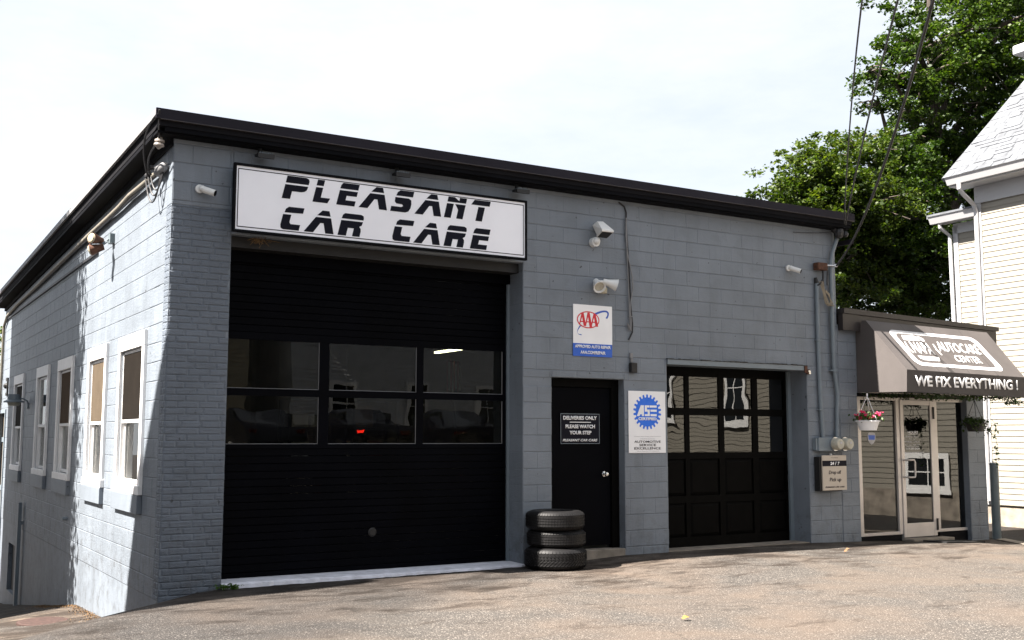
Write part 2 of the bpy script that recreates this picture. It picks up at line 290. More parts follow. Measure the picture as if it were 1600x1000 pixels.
# ------------------------------------------------------------------ ground
US = [-1.2, -.6, -.3, 0, .5, 1.4, 3.1, 4.4, 6.2, 10, 12.2, 20, 60, 400]; ZS = [0, -.01, -.04, -.13, -.33, -.57, -.65, -.70, -.94, -1.41, -1.68, -2.3, -3.2, -3.5]
XS = [-1, 0, 4.3, 5.2, 5.8, 6.6, 9.2, 10.2, 12.8, 13.5, 20, 60]; FS = [-.0, -.0, .01, .03, .06, .06, .055, .03, -.075, -.085, -.03, -.0]
def gz(x, y):
    u = y-x if x > -30 else y+30
    h = np.interp(u, US, ZS); h += np.interp(x, XS, FS)*math.exp(min(0, y)/1.8)
    h += .010*math.sin(x*1.3+y*.7)*math.sin(y*1.1-x*.4)*(1 if y < -.4 else max(0, -y/.4))
    if y < -12.6: h += min(.9, (-12.6-y)*.32)
    return float(h)
def axis(lo, hi, a, b, fine, coarse):
    r = list(np.arange(a, b+1e-6, fine)); x = a
    l = []; st = fine
    while x > lo: st = min(st*1.35, coarse); x -= st; l.append(x)
    x = b; h = []; st = fine
    while x < hi: st = min(st*1.35, coarse); x += st; h.append(x)
    return l[::-1]+r+h
def sheet(name, m, xs, ys, dz=0., keep=None):
    me = bpy.data.meshes.new(name); nx, ny = len(xs), len(ys)
    vs = [(x, y, gz(x, y)+dz) for y in ys for x in xs]; fs = []
    for j in range(ny-1):
        for i in range(nx-1):
            cx = (xs[i]+xs[i+1])/2; cy = (ys[j]+ys[j+1])/2
            if keep is None or keep(cx, cy): fs.append((j*nx+i, j*nx+i+1, (j+1)*nx+i+1, (j+1)*nx+i))
    me.from_pydata(vs, [], fs); me.materials.append(M[m]); me.polygons.foreach_set('use_smooth', [True]*len(fs)); return struct(link(name, me))
inb = lambda x, y: (.25 < x < 13.0 and .3 < y < 13.8)
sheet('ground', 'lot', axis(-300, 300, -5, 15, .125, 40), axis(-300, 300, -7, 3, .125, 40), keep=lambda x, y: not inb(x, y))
def pathkeep(x, y): return x < .15 and y > 1.42+.07*math.sin(x*2.1)-.12*x*0+(x*.05) and x > -14
sheet('gravel_path', 'path', list(np.arange(-8, .2, .1)), list(np.arange(1.0, 22, .1)), .012, pathkeep)
sheet('side_street', 'street', list(np.arange(7.0, 30, .2)), list(np.arange(-7, 14, .2)), .010, lambda x, y: x > 13.40+.82*min(0, y+.1)+.06*math.sin(y*3))
# ------------------------------------------------------------------ auto shop
shop = thing('auto_shop', 'low grey-blue painted block garage with black roll-up doors and dark flat roof', 'building', (5, 7, 0))
HOLES_F = [(.64, 4.31, -1, 3.72), (4.73, 5.86, .13, 2.31), (6.57, 9.18, -1, 2.60)]
WINS = [(.85, 2.21), (2.94, 4.18), (5.38, 6.69), (7.62, 8.94), (10.6, 11.94)]
HOLES_S = [(a+.14, b-.14, .95, 2.55) for a, b in WINS]+[(13.35, 14.15, -2.6, 2.05), (10.95, 11.9, -1.35, -.46)]
def clip(rects, holes):
    for (a, b, c, d) in holes:
        out = []
        for (u0, u1, v0, v1) in rects:
            if u1 <= a or u0 >= b or v1 <= c or v0 >= d: out.append((u0, u1, v0, v1)); continue
            if u0 < a: out.append((u0, a, v0, v1))
            if u1 > b: out.append((b, u1, v0, v1))
            m0, m1 = max(u0, a), min(u1, b)
            if v0 < c: out.append((m0, m1, v0, c))
            if v1 > d: out.append((m0, m1, d, v1))
        rects = out
    return [r for r in rects if r[1]-r[0] > .025 and r[3]-r[2] > .02]
def core(rect, holes):
    us = sorted({rect[0], rect[1]} | {h for x in holes for h in x[:2] if rect[0] < h < rect[1]}); out = []
    for a, b in zip(us, us[1:]): out += clip([(a, b, rect[2], rect[3])], holes)
    return out
fwl = MB()
for u0, u1, v0, v1 in core((0.004, 9.836, -.6, 4.69), HOLES_F): fwl.box(u0, u1, .006, .40, v0, v1)
front = fwl.build('front_wall', 'plinth', shop)
swl = MB()
ztop = lambda y: 4.69-.025*y
for u0, u1, v0, v1 in core((.404, 14.2, -3, 4.69), HOLES_S):
    if v1 > 4.6: swl.prism([(.006, u0, v0), (.006, u1, v0), (.006, u1, ztop(u1)), (.006, u0, ztop(u0))], (.2, 0, 0))
    else: swl.box(.006, .206, u0, u1, v0, v1)
swl.box(.006, .2, .01, .404, -3, -.6)
side = swl.build('side_wall', 'plinth', shop)
rb = MB(); rb.box(9.63, 9.838, .404, 14.2, -.5, 4.69); rb.box(.21, 9.62, 14.0, 14.2, -3, 4.69); rb.build('rear_wall', 'plinth', shop)
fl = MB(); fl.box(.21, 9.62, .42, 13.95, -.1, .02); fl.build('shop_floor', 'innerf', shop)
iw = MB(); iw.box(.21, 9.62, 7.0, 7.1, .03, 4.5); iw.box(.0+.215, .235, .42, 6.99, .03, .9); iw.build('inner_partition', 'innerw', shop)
# ---- masonry courses with recessed joints
CACHE = {}
def piece(w, h, key):
    w = round(w, 2 if key == 'block' else 2); h = round(h, 3 if h < .1 else 2); k = (w, h, key)
    if k not in CACHE:
        g = .0022 if key == 'block' else .002; c = .007 if key == 'block' else .011; d = .0042 if key == 'block' else .0062
        a, b = w/2-g/2, h/2-g/2; mb = MB()
        cv = c*1.6; mb.add([(-a, .004, -b), (a, .004, -b), (a, .004, b), (-a, .004, b), (-a+cv, .004-d, -b+c), (a-cv, .004-d, -b+c), (a-cv, .004-d, b-c), (-a+cv, .004-d, b-c)],
               [(4, 5, 6, 7), (0, 1, 5, 4), (1, 2, 6, 5), (2, 3, 7, 6), (3, 0, 4, 7)])
        me = bpy.data.meshes.new(key); me.from_pydata(mb.v, [], mb.f); me.materials.append(M[key]); CACHE[k] = me
    return CACHE[k]
def courses(u0, u1, v0, v1, h, w, zref, holes=(), uref=0., jit=0.):
    k0 = math.floor((v0-zref)/h); out = []; k = k0
    while zref+k*h < v1:
        a, b = max(v0, zref+k*h), min(v1, zref+(k+1)*h); u = u0-w*(.5 if (k % 2) else 1)+((uref) % w)
        while u < u1:
            ww = w*(1+random.uniform(-jit, jit)); c, d = max(u, u0), min(u+ww, u1)
            if d-c > .03 and b-a > .02: out.append((c, d, a, b))
            u += ww
        k += 1
    return clip(out, holes)
JOBS = []
for r in courses(.0, .64, 3.98, 4.68, .2032, .4064, 3.819)+courses(.64, 9.836, 2.3, 4.69, .2032, .4064, 3.819, HOLES_F+[(0, 10, -1, -.2)])+courses(4.31, 9.836, -.12, 2.4, .2032, .4064, 3.819, HOLES_F)[:]:
    JOBS.append(('block', 'F', r, 0.))
seen = set(); J2 = []
for j in JOBS:
    key = tuple(round(x, 2) for x in j[2])
    if key in seen: continue
    if j[2][0] < 4.31 and j[2][3] < 3.72: continue
    if any(abs(j[2][0]-q[2][0]) < .3 and j[2][0] < q[2][1]-.02 and j[2][1] > q[2][0]+.02 and j[2][2] < q[2][3]-.02 and j[2][3] > q[2][2]+.02 for q in J2): continue
    seen.add(key); J2.append(j)
JOBS = J2
for r in courses(0., .64, -.16, 3.98, .06773, .213, 3.819, (), 0, .12): JOBS.append(('brick', 'F', r, 0.))
for r in courses(.0, .21, -.09, 3.98, .06773, .11, 3.819, (), 0, .2): JOBS.append(('brick', 'S', r, 0.))
for r in courses(.01, .345, .05, 3.70, .2032, .335, 3.819): JOBS.append(('block', 'S', r, 4.31))
for r in courses(.21, 14.2, -.09, 4.60, .2032, .4064, -.09, HOLES_S): JOBS.append(('block', 'S', r, 0.))
for r in courses(.0, .21, 3.98, 4.60, .2032, .21, -.09): JOBS.append(('block', 'S', r, 0.))
CP = Vector((-2.7458, -11.434, 1.5546))
def place(j):
    key, pl, (u0, u1, v0, v1), off = j; u, v = (u0+u1)/2, (v0+v1)/2
    if pl == 'F': return Vector((u, off, v)), Vector((0, -1, 0))
    return Vector((off, u, v)), Vector((-1, 0, 0))
def size(j):
    p, n = place(j); d = CP-p; return (j[2][1]-j[2][0])*(j[2][3]-j[2][2])*abs(d.normalized().dot(n))/d.length_squared
def put(j, parent):
    key, pl, (u0, u1, v0, v1), off = j; p, n = place(j); me = piece(u1-u0, v1-v0, key)
    o = link(key, me, parent); jd = random.uniform(0, .0022 if key == 'block' else .0045)
    o.rotation_euler = (random.gauss(0, .004), random.gauss(0, .002 if key == 'block' else .008), (0 if pl == 'F' else -math.pi/2)+random.gauss(0, .003)); o.location = p+n*(-jd+.0022)
for key in ('block', 'brick'):
    js = sorted([j for j in JOBS if j[0] == key], key=size, reverse=True)
    for j in js[:298]: put(j, front if (j[1] == 'F' or j[3] > 0) else side)
    for par, sel in ((front, lambda j: j[1] == 'F' or j[3] > 0), (side, lambda j: j[1] == 'S' and j[3] == 0)):
        rest = [j for j in js[298:] if sel(j)]
        if not rest: continue
        mb = MB()
        for j in rest:
            _, pl, (u0, u1, v0, v1), off = j; g, c, d = .001, .008, .002-random.uniform(0, .002)
            a0, a1, b0, b1 = u0+g, u1-g, v0+g, v1-g
            pts = [(a0, b0, -.003), (a1, b0, -.003), (a1, b1, -.003), (a0, b1, -.003), (a0+c, b0+c, d), (a1-c, b0+c, d), (a1-c, b1-c, d), (a0+c, b1-c, d)]
            mb.add([(u, off-q, v) if pl == 'F' else (off-q, u, v) for u, v, q in pts], [(4, 5, 6, 7), (0, 1, 5, 4), (1, 2, 6, 5), (2, 3, 7, 6), (3, 0, 4, 7)])
        mb.build(key+'_courses', key, par, kind='stuff')
# roof: slab sloping to the back, fascia, drip edge, soffit
def zr(y): return 4.906-.025*(y+.25)
rf = MB(); rf.prism([(-.20, -.22, zr(-.25)-.02), (-.20, 14.35, zr(14.35)-.02), (-.20, 14.35, zr(14.35)-.17), (-.20, -.22, zr(-.25)-.17)], (10.18, 0, 0)); roof = rf.build('roof', 'roofm', shop)
fa = MB(); fa.box(-.245, 10.01, -.255, -.225, 4.80, 4.906); fa.build('front_fascia', 'fascia', roof)
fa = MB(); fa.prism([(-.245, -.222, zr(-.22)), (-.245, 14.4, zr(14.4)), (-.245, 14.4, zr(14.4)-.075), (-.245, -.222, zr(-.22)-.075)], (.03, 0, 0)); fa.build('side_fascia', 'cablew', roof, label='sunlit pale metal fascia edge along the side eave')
fa = MB(); fa.box(9.98, 10.008, -.222, 14.3, 4.46, 4.53); fa.prism([(9.982, -.222, 4.9), (9.982, -.222, 4.80), (9.982, 14.3, 4.44), (9.982, 14.3, 4.54)], (.024, 0, 0)); fa.build('end_fascia', 'fascia', roof)
fa = MB(); fa.box(-.20, 10.01, -.262, -.222, 4.792, 4.797); fa.build('drip_edge', 'edge', roof)
fa = MB(); fa.box(-.14, 9.97, -.205, -.165, 4.69, 4.786); fa.build('front_frieze_board', 'soffit', roof)
fa = MB(); fa.box(-.205, 9.975, -.16, -.002, 4.675, 4.70); fa.prism([(-.205, 0.0, 4.672), (-.205, 14.3, 4.31), (-.205, 14.3, 4.35), (-.205, 0.0, 4.712)], (.203, 0, 0)); fa.build('soffit', 'soffit', roof)
fa = MB(); fa.prism([(-.035, 0.0, 4.67), (-.035, 14.2, 4.305), (-.035, 14.2, 4.24), (-.035, 0.0, 4.60)], (.033, 0, 0)); fa.build('side_frieze_board', 'soffit', roof)
# ---- big roll-up door
DY = .36
big = MB(); big.box(.645, 4.305, .30, .42, 3.48, 3.598); bigdoor = big.build('roll_up_door', 'blackdoor', shop)
for a_, b_ in ((.645, .70), (4.245, 4.305)): big = MB(); big.box(a_, b_, DY-.02, DY+.06, .04, 3.475); big.build('door_jamb', 'blackdoor', bigdoor)
mbx = MB(); mbx.box(4.27, 4.307, DY-.05, DY-.012, .04, 3.68); mbx.build('side_track', 'trimgrey', bigdoor)
mbx = MB(); mbx.box(.645, 4.305, .10, .34, 3.60, 3.715); mbx.build('lintel', 'darkmetal', bigdoor)
z = 1.43; k = 0
def slat(z0, z1):
    s = MB(); y = DY+random.gauss(0, .0006); q = random.gauss(0, .0008); w1, w2 = random.gauss(0, .0005), random.gauss(0, .0005)
    s.add([(.70, y, z0+.003), (4.245, y, z0+.003), (4.245, y-.006+w1, z0+.007), (.70, y-.006+w2, z0+.007), (4.245, y-.0065+q, z1-.004), (.70, y-.0065+q, z1-.004), (4.245, y, z1), (.70, y, z1), (.70, y+.02, z1), (4.245, y+.02, z1), (.70, y+.02, z0+.003), (4.245, y+.02, z0+.003)],
          [(0, 1, 2, 3), (3, 2, 4, 5), (5, 4, 6, 7), (7, 6, 9, 8), (10, 11, 1, 0), (8, 9, 11, 10)]); s.build('slat', 'blackdoor', bigdoor)
while z > .10: slat(z-.083, z); z -= .083
z = 2.71
while z < 3.50: slat(z, z+.0825); z += .0825
zs = [1.43, 1.48, 2.01, 2.09, 2.63, 2.71]
fr = MB()
for a, b in ((zs[0], zs[1]), (zs[2], zs[3]), (zs[4], zs[5])): fr.box(.70, 4.245, DY-.016, DY+.03, a, b)
for a, b in ((.70, .74), (1.80, 1.92), (3.03, 3.12), (4.225, 4.245)):
    for c, d in ((zs[1], zs[2]), (zs[3], zs[4])): fr.box(a, b, DY-.013, DY+.028, c, d)
fr.build('window_rails', 'blackdoor', bigdoor)
for c, d in ((zs[1], zs[2]), (zs[3], zs[4])):
    for a, b in ((.74, 1.80), (1.92, 3.03), (3.12, 4.225)):
        g = MB(); g.box(a, b, DY+.004, DY+.01, c, d); g.build('pane', 'gdoor', bigdoor)
        g = MB(); g.box(a, b, DY-.004, DY+.003, c, c+.006); g.box(b-.006, b, DY-.004, DY+.003, c+.007, d); g.build('pane_gasket', 'cablew', bigdoor)
g = MB(); g.lathe([(0, -.03), (.035, -.03), (.045, -.022), (.052, -.02)], (2.48, DY-.0, .47), (0, 1, 0)); g.build('lock_cylinder', 'darkmetal', bigdoor)
thr = MB(); n = 60; xs = [.63+(4.325-.63)*i/n for i in range(n+1)]; pf = []
for i, x in enumerate(xs): pf.append((x, -.07+random.uniform(-.018, .018)+.04*(x > 4), gz(x, -.05)-.03))
for i in range(n):
    a, b = xs[i], xs[i+1]; ya, yb = pf[i][1], pf[i+1][1]; za, zb = gz(a, ya), gz(b, yb); ta, tb = max(.018, .05-.01*a), max(.018, .05-.01*b)
    thr.add([(a, .38, .045), (b, .38, .045), (b, yb+.03, zb+tb+.012), (a, ya+.03, za+ta+.012), (a, ya, za+ta), (b, yb, zb+tb), (b, yb-.012, zb-.03), (a, ya-.012, za-.03)], [(0, 1, 2, 3), (3, 2, 5, 4), (4, 5, 6, 7)])
thr.build('door_threshold', 'wcon', shop, smooth=False, label='white painted concrete threshold')
# ---- delivery door
dd = MB(); dd.box(4.735, 4.82, .12, .20, .15, 2.305); dd.box(5.74, 5.855, .12, .20, .15, 2.305); dd.box(4.82, 5.74, .12, .20, 2.20, 2.305); ddr = dd.build('delivery_door', 'blackw', shop, bev=.004, label='black delivery door with small black notice')
g = MB(); g.box(4.825, 5.735, .15, .19, .19, 2.195); g.build('door_slab', 'blackdoor', ddr, bev=.003)
g = MB(); g.lathe([(0, -.075), (.022, -.073), (.03, -.055), (.024, -.04), (.011, -.035), (.011, -.012), (.033, -.01), (.035, 0), (0, 0)], (5.63, .15, 1.09), (0, 1, 0)); g.build('door_knob', 'chrome', ddr, smooth=True)
g = MB(); g.box(4.735, 5.855, -.005, .20, .02, .148); g.build('door_step', 'concrete', ddr, bev=.006)
notice = thing('door_notice', 'small black notice with white lettering on the black delivery door', 'sign', (5.26, .145, 1.67))
g = MB(); g.box(4.955, 5.56, .140, .147, 1.478, 1.862); g.build('plate', 'ink', notice)
g = MB()
for a in ((4.955, 5.56, 1.854, 1.862), (4.955, 5.56, 1.478, 1.484), (4.955, 4.962, 1.485, 1.853), (5.553, 5.56, 1.485, 1.853)): g.box(a[0], a[1], .1375, .1395, a[2], a[3])
g.build('plate_border', 'trimgrey', notice)
P = FR(.140)
textp('DELIVERIES ONLY', P, 4.995, 5.517, 1.782, 1.832, 'white', notice, bold=.035)
g = MB(); poly(P, [(5.095, 1.748), (5.424, 1.748), (5.424, 1.757), (5.095, 1.757)], .001, .003, g); g.build('rule', 'white', notice)
textp('PLEASE WATCH', P, 5.03, 5.486, 1.674, 1.722, 'white', notice, bold=.035)
textp('YOUR STEP', P, 5.09, 5.43, 1.596, 1.644, 'white', notice, bold=.035)
textp('PLEASANT CAR CARE', P, 4.985, 5.515, 1.508, 1.540, 'white', notice, shear=.35, bold=.03)
# ---- second garage door (panelled)
D2 = .38
gd = MB(); gd.box(6.575, 6.66, D2-.02, D2+.05, .07, 2.55); gd.box(9.09, 9.175, D2-.02, D2+.05, .07, 2.55); gd.box(6.66, 9.09, D2-.02, D2+.05, 2.42, 2.55); gdoor = gd.build('panelled_garage_door', 'blackw', shop, label='black panelled garage door with two rows of panes')
cols = [(6.66, 7.19), (7.27, 7.81), (7.91, 8.45), (8.56, 9.09)]; rows = [(1.97, 2.41), (1.355, 1.87), (.76, 1.265), (.20, .66)]
fr = MB(); zz = [2.42]+[c for r in rows for c in (r[1], r[0])]+[.07]
for a, b in ((1.87, 1.97), (1.265, 1.355), (.66, .76), (.07, .20), (2.41, 2.42)): fr.box(6.66, 9.09, D2-.005, D2+.03, a, b)
for a, b in ((7.19, 7.27), (7.81, 7.91), (8.45, 8.56)):
    for c, d in rows: fr.box(a, b, D2-.002, D2+.028, c, d)
fr.build('stiles_and_rails', 'blackw', gdoor)
for a, b in cols:
    for c, d in rows[:2]: g = MB(); g.box(a, b, D2+.012, D2+.018, c, d); g.build('pane', 'g2', gdoor)
    for c, d in rows[2:]:
        g = MB(); i = .045; y = D2+.022
        g.add([(a, y, c), (b, y, c), (b, y, d), (a, y, d), (a+i, y-.018, c+i), (b-i, y-.018, c+i), (b-i, y-.018, d-i), (a+i, y-.018, d-i)], [(4, 5, 6, 7), (0, 1, 5, 4), (1, 2, 6, 5), (2, 3, 7, 6), (3, 0, 4, 7)]); g.build('raised_panel', 'blackw', gdoor)
g = MB(); g.box(9.115, 9.178, D2-.06, D2-.022, .06, 2.53); g.build('side_track', 'trimgrey', gdoor)
g = MB(); g.box(6.575, 9.175, .02, .36, .0, .068); g.build('door_sill', 'concrete', gdoor)
g = MB(); g.box(6.565, 9.15, -.03, .30, 2.535, 2.60)
g.build('head_flashing', 'trimgrey', gdoor)
g = MB(); rr = random.Random(3); x = 6.56
while x < 9.12: w = rr.uniform(.03, .12); g.box(x, x+w*.9, -.035, .005, 2.60, 2.606+rr.uniform(0, .012)); x += w
g.build('cracked_sealant', 'darkmetal', gdoor)
g = MB(); g.box(9.10, 9.155, -.045, -.03, 2.50, 2.60); g.box(9.152, 9.2, -.04, -.0, 2.515, 2.55); g.box(9.17, 9.22, -.03, 0, 2.48, 2.51); g.build('bent_flashing_end', 'rust', gdoor)
g = MB(); g.box(9.17, 9.21, -.05, -.005, 2.515, 2.535); g.box(9.19, 9.225, -.04, -.012, 2.485, 2.512); g.build('bare_metal_tip', 'chrome', gdoor)
# ---- side windows
for i, (a, b) in enumerate(WINS):
    w = MB(); T = .11
    w.box(-.038, -.001, a, b, 2.562, 2.73)
    win = w.build('window', 'trimw', shop, label=['white trimmed sash window nearest the front corner with dark screen', 'second white trimmed sash window from the front corner, tan screen', 'third white trimmed sash window from the front corner, brown screen', 'fourth white trimmed sash window from the front corner, dark screen', 'farthest white trimmed sash window, behind the barn lamp'][i])
    for p0, p1 in ((a, a+T), (b-T, b)): g = MB(); g.box(-.035, -.001, p0, p1, 1.03, 2.56); g.build('side_casing', 'trimw', win)
    g = MB(); g.box(-.052, -.001, a-.01, b+.01, .93, 1.028); g.build('stool', 'trimw', win, bev=.004)
    g = MB(); g.box(-.055, -.001, a+.0, b-.0, .727, .925); g.build('sill_block', 'plinth', win, bev=.004)
    u0, u1 = a+T+.002, b-T-.002; mid = 1.72
    for c, d, x in ((mid, 2.56, .02), (1.03, mid+.04, .055)):
        g = MB()
        g.box(x-.01, x+.02, u0, u0+.06, c, d); g.box(x-.01, x+.02, u1-.06, u1, c, d); g.box(x-.012, x+.018, u0+.06, u1-.06, c, c+.045); g.box(x-.012, x+.018, u0+.06, u1-.06, d-.045, d)
        g.build('sash', 'trimw', win)
    for q in (a+.142, b-.150): g = MB(); g.box(.0, .19, q, q+.008, .96, 2.54); g.build('jamb_liner', 'trimw', win)
    g = MB(); g.box(.022, .026, u0+.06, u1-.06, mid+.045, 2.515); g.build('pane', 'gwin', win)
    g = MB(); g.box(.060, .064, u0+.06, u1-.06, 1.075, mid-.005); g.build('pane', 'gwin', win)
    g = MB(); g.box(.004 if i != 3 else .03, .010 if i != 3 else .034, u0+.055, u1-.055, mid+.04, 2.52 if i != 3 else 2.38); g.build('insect_screen', ['blindd', 'blind', 'blindm', 'blindd', 'blindd'][i], win)
    g = MB(); y = u1-.10; k = 0
    while y > u0+(.34 if i == 0 else .14): g.prism([(.09, y, 1.06), (.10, y-.006, 1.06), (.128, y-.075, 1.06), (.122, y-.077, 1.06)], (0, 0, .62)); y -= .11; k += 1
    g.build('vertical_blind', 'slatb', win)
# side door, vent, number plaque, downpipe parts of the shop
sd = MB(); sd.box(-.02, .03, 13.28, 13.37, -1.7, 2.12); sd.box(-.02, .03, 14.13, 14.2, -1.7, 2.12); sd.box(-.02, .03, 13.37, 14.13, 2.05, 2.12); sdo = sd.build('side_door', 'trimgrey', shop)
g = MB(); g.box(.05, .08, 13.37, 14.13, -1.7, 2.05); g.build('door_leaf', 'blind', sdo)
g = MB(); g.box(.03, .05, 13.37, 14.13, 1.45, 1.55); g.box(.03, .05, 13.37, 14.13, .45, .55); g.build('door_rail', 'trimgrey', sdo)
g = MB(); g.box(.08, .16, 10.95, 11.9, -1.35, -.46); vent = g.build('vent_opening', 'darkmetal', shop)
g = MB(); g.box(-.09, -.03, 9.97, 10.06, -1.6, .39); g.box(-.03, .0, 9.99, 10.04, -.0, .06); g.build('downpipe', 'trimgrey', shop, smooth=True)
g = MB(); g.cyl((0, 5.46, .39), (-.07, 5.46, .39), .025); g.build('pipe_stub', 'trimgrey', shop)
g = MB(); g.box(-.03, 0, 13.1, 13.2, 2.42, 2.76); g.box(-.03, 0, 13.2, 13.36, 2.70, 2.77); g.box(-.03, 0, 13.2, 13.36, 2.40, 2.46); g.sphere((-.03, 13.23, 2.6), .06, 8); plq = tag(g.build('house_number', 'darkmetal'), 'black metal ornament on the far end of the sunlit side wall', 'ornament')
# small bits of wall hardware
def tagged(mb, name, m, label, cat, **k): return tag(mb.build(name, m, **{x: k[x] for x in k if x != 'group'}), label, cat, k.get('group'))
# ------------------------------------------------------------------ main sign
sign = thing('shop_sign', 'wide white PLEASANT CAR CARE sign above the big black roll-up door', 'sign', (2.43, -.08, 4.1))
g = MB(); g.box(.645, 4.23, -.115, -.012, 3.80, 4.42); g.build('cabinet', 'teal', sign)
x0, x1, z0, z1 = .602, 4.272, 3.722, 4.468; g = MB(); f = .028
g.box(x0, x1, -.165, -.117, z1-f, z1); g.box(x0, x1, -.165, -.117, z0, z0+f); g.box(x0, x0+f, -.165, -.117, z0+f, z1-f); g.box(x1-f, x1, -.165, -.117, z0+f, z1-f); g.build('frame', 'black', sign, bev=.003)
g = MB(); g.box(x0+f, x1-f, -.150, -.12, z0+f, z1-f); g.build('face', 'signw', sign)
P = FR(-.150)
g = MB(); a = .045; t = .009; X0, X1, Z0, Z1 = x0+f+.018, x1-f-.018, z0+f+.028, z1-f-.028
for q in ((X0, X1, Z1-t, Z1), (X0, X1, Z0, Z0+t), (X0, X0+t, Z0+t, Z1-t), (X1-t, X1, Z0+t, Z1-t)): g.box(q[0], q[1], -.1525, -.1505, q[2], q[3])
g.build('pinstripe', 'ink', sign)
K = .24
LET = {
 'P': ([(0, .70), (0, 1), (.82, 1), (.95, .95), (1, .86), (1, .70)], [(0, 0), (0, .62), (1, .62), (.98, .46), (.9, .38), (.76, .345), (.36, .345), (.36, 0)]),
 'L': ([(.0, .74), (.0, 1), (.47, 1), (.47, .74)], [(0, 0), (0, .66), (.47, .66), (.47, .22), (1.1, .22), (1.0, 0)]),
 'E': ([(0, .74), (.02, .9), (.10, 1), (1, 1), (1, .74)], [(0, 0), (0, .66), (1, .66), (1, .44), (.44, .44), (.44, .23), (1, .23), (1, 0)]),
 'S': ([(.13, .74), (.16, .9), (.28, 1), (1, 1), (1, .74)], [(0, 0), (0, .23), (.52, .23), (.60, .29), (.52, .36), (.22, .37), (.12, .46), (.10, .66), (.80, .66), (.95, .58), (1, .4), (1, .22), (.93, .06), (.78, 0)]),
 'T': ([(-.08, .76), (.06, 1), (1, 1), (1, .76)], [(.36, 0), (.36, .68), (.74, .68), (.74, 0)]),
 'C': ([(.05, .74), (.07, .9), (.2, 1), (1, 1), (1, .76)], [(0, .66), (0, .2), (.05, .06), (.18, 0), (1, 0), (1, .25), (.50, .25), (.42, .33), (.42, .66)]),
 'R': ([(0, .76), (.02, .92), (.10, 1), (.84, 1), (.96, .95), (1, .85), (1, .76)], [(0, 0), (0, .68), (1, .68), (.98, .52), (.88, .45), (.97, .36), (1, .24), (1, 0), (.66, 0), (.66, .36), (.38, .36), (.38, 0)]),
}
def letter(ch, u0, w, v0, h, parent, m='ink', P=P):
    mb = MB()
    if ch == 'A':
        for pts in ([(.44, .77), (.62, 1), (.85, 1), (.89, .77)], [(0, 0), (.40, .69), (.91, .69), (1, 0), (.72, 0), (.66, .44), (.55, .44), (.31, 0)]): poly(P, [(u0+a*w, v0+b*h) for a, b in pts], .0005, .003, mb)
    elif ch == 'N':
        for pts in ([(0, .76), (0, 1), (.34, 1), (.62, .84), (.62, 1), (1, 1), (1, .76)], [(0, 0), (0, .68), (.36, .68), (.36, 0)], [(.66, 0), (.66, .42), (.44, .68), (1, .68), (1, 0)]): poly(P, [(u0+a*w+K*b*h, v0+b*h) for a, b in pts], .0005, .003, mb)
    else:
        for pts in LET[ch]: poly(P, [(u0+a*w+K*b*h, v0+b*h) for a, b in pts], .0005, .003, mb)
    me = mb.mesh('letter'); b = bmesh.new(); b.from_mesh(me); bmesh.ops.triangulate(b, faces=b.faces, ngon_method='EAR_CLIP'); b.to_mesh(me); b.free(); me.materials.append(M[m]); link('letter', me, parent)
for ch, u, w in (('P', 1.134, .262), ('L', 1.486, .175), ('E', 1.766, .217), ('A', 2.035, .349), ('S', 2.425, .243), ('A', 2.734, .348), ('N', 3.119, .25), ('T', 3.46, .235)): letter(ch, u, w, 4.142, .255, sign)
for ch, u, w in (('C', 1.115, .22), ('A', 1.392, .348), ('R', 1.788, .262), ('C', 2.445, .227), ('A', 2.722, .346), ('R', 3.118, .258), ('E', 3.472, .222)): letter(ch, u, w, 3.80, .254, sign)
g = MB(); rr = random.Random(5)
for i in range(45):
    a = Vector((.95+rr.gauss(0, .05), -.02+rr.gauss(0, .02), 3.69+rr.gauss(0, .01))); b = a+Vector((rr.gauss(0, .04), rr.gauss(0, .03), -abs(rr.gauss(.03, .03)))); g.cyl(a, b, .003, n=4)
tagged(g, 'old_bird_nest', 'debris', 'wisp of straw hanging under the left end of the big sign', 'nest')
# sign spot lamps under the eave
for i, x in enumerate((.93, 2.56, 4.19)):
    t = thing('spot_lamp', ['black spotlight under the eave above the left end of the sign', 'black spotlight under the eave above the middle of the sign', 'black spotlight under the eave above the right end of the sign'][i], 'lamp', (x, -.12, 4.67), 'spotlights under the eave')
    g = MB(); g.cyl((x-.03, -.08, 4.69), (x-.03, -.10, 4.62), .022); g.sphere((x-.03, -.10, 4.62), .03, 8); g.build('bracket', 'darkmetal', t)
    g = MB(); g.box(x-.08, x+.10, -.19, -.07, 4.575, 4.60); g.box(x-.08, x+.10, -.19, -.17, 4.55, 4.574); g.build('lamp_housing', 'darkmetal', t)
    g = MB()
    for k in range(7): g.box(x-.06+k*.022, x-.052+k*.022, -.18, -.08, 4.601, 4.615)
    g.build('cooling_fins', 'trimgrey', t)
# ------------------------------------------------------------------ AAA sign
aaa = thing('repair_club_sign', 'white and blue AAA approved auto repair sign high on the front wall', 'sign', (5.355, -.02, 2.9))
g = MB(); g.box(5.052, 5.662, -.014, -.007, 2.752, 3.251); g.build('white_panel', 'white', aaa)
g = MB(); g.box(5.048, 5.659, -.014, -.007, 2.588, 2.7515); g.build('blue_panel', 'blue', aaa)
P = FR(-.014)
def ell(cx, cy, rx, ry, n=36, a0=0, a1=360, tilt=0):
    o = []
    for i in range(n+1 if a1-a0 < 360 else n):
        t = R(a0+(a1-a0)*i/n); x, y = rx*math.cos(t), ry*math.sin(t); o.append((cx+x*math.cos(tilt)-y*math.sin(tilt), cy+x*math.sin(tilt)+y*math.cos(tilt)))
    return o
CX, CY = 5.283, 3.058
g = MB(); A_ = ell(5.36, 3.02, .265, .085, 40, -35, 250, R(28)); 
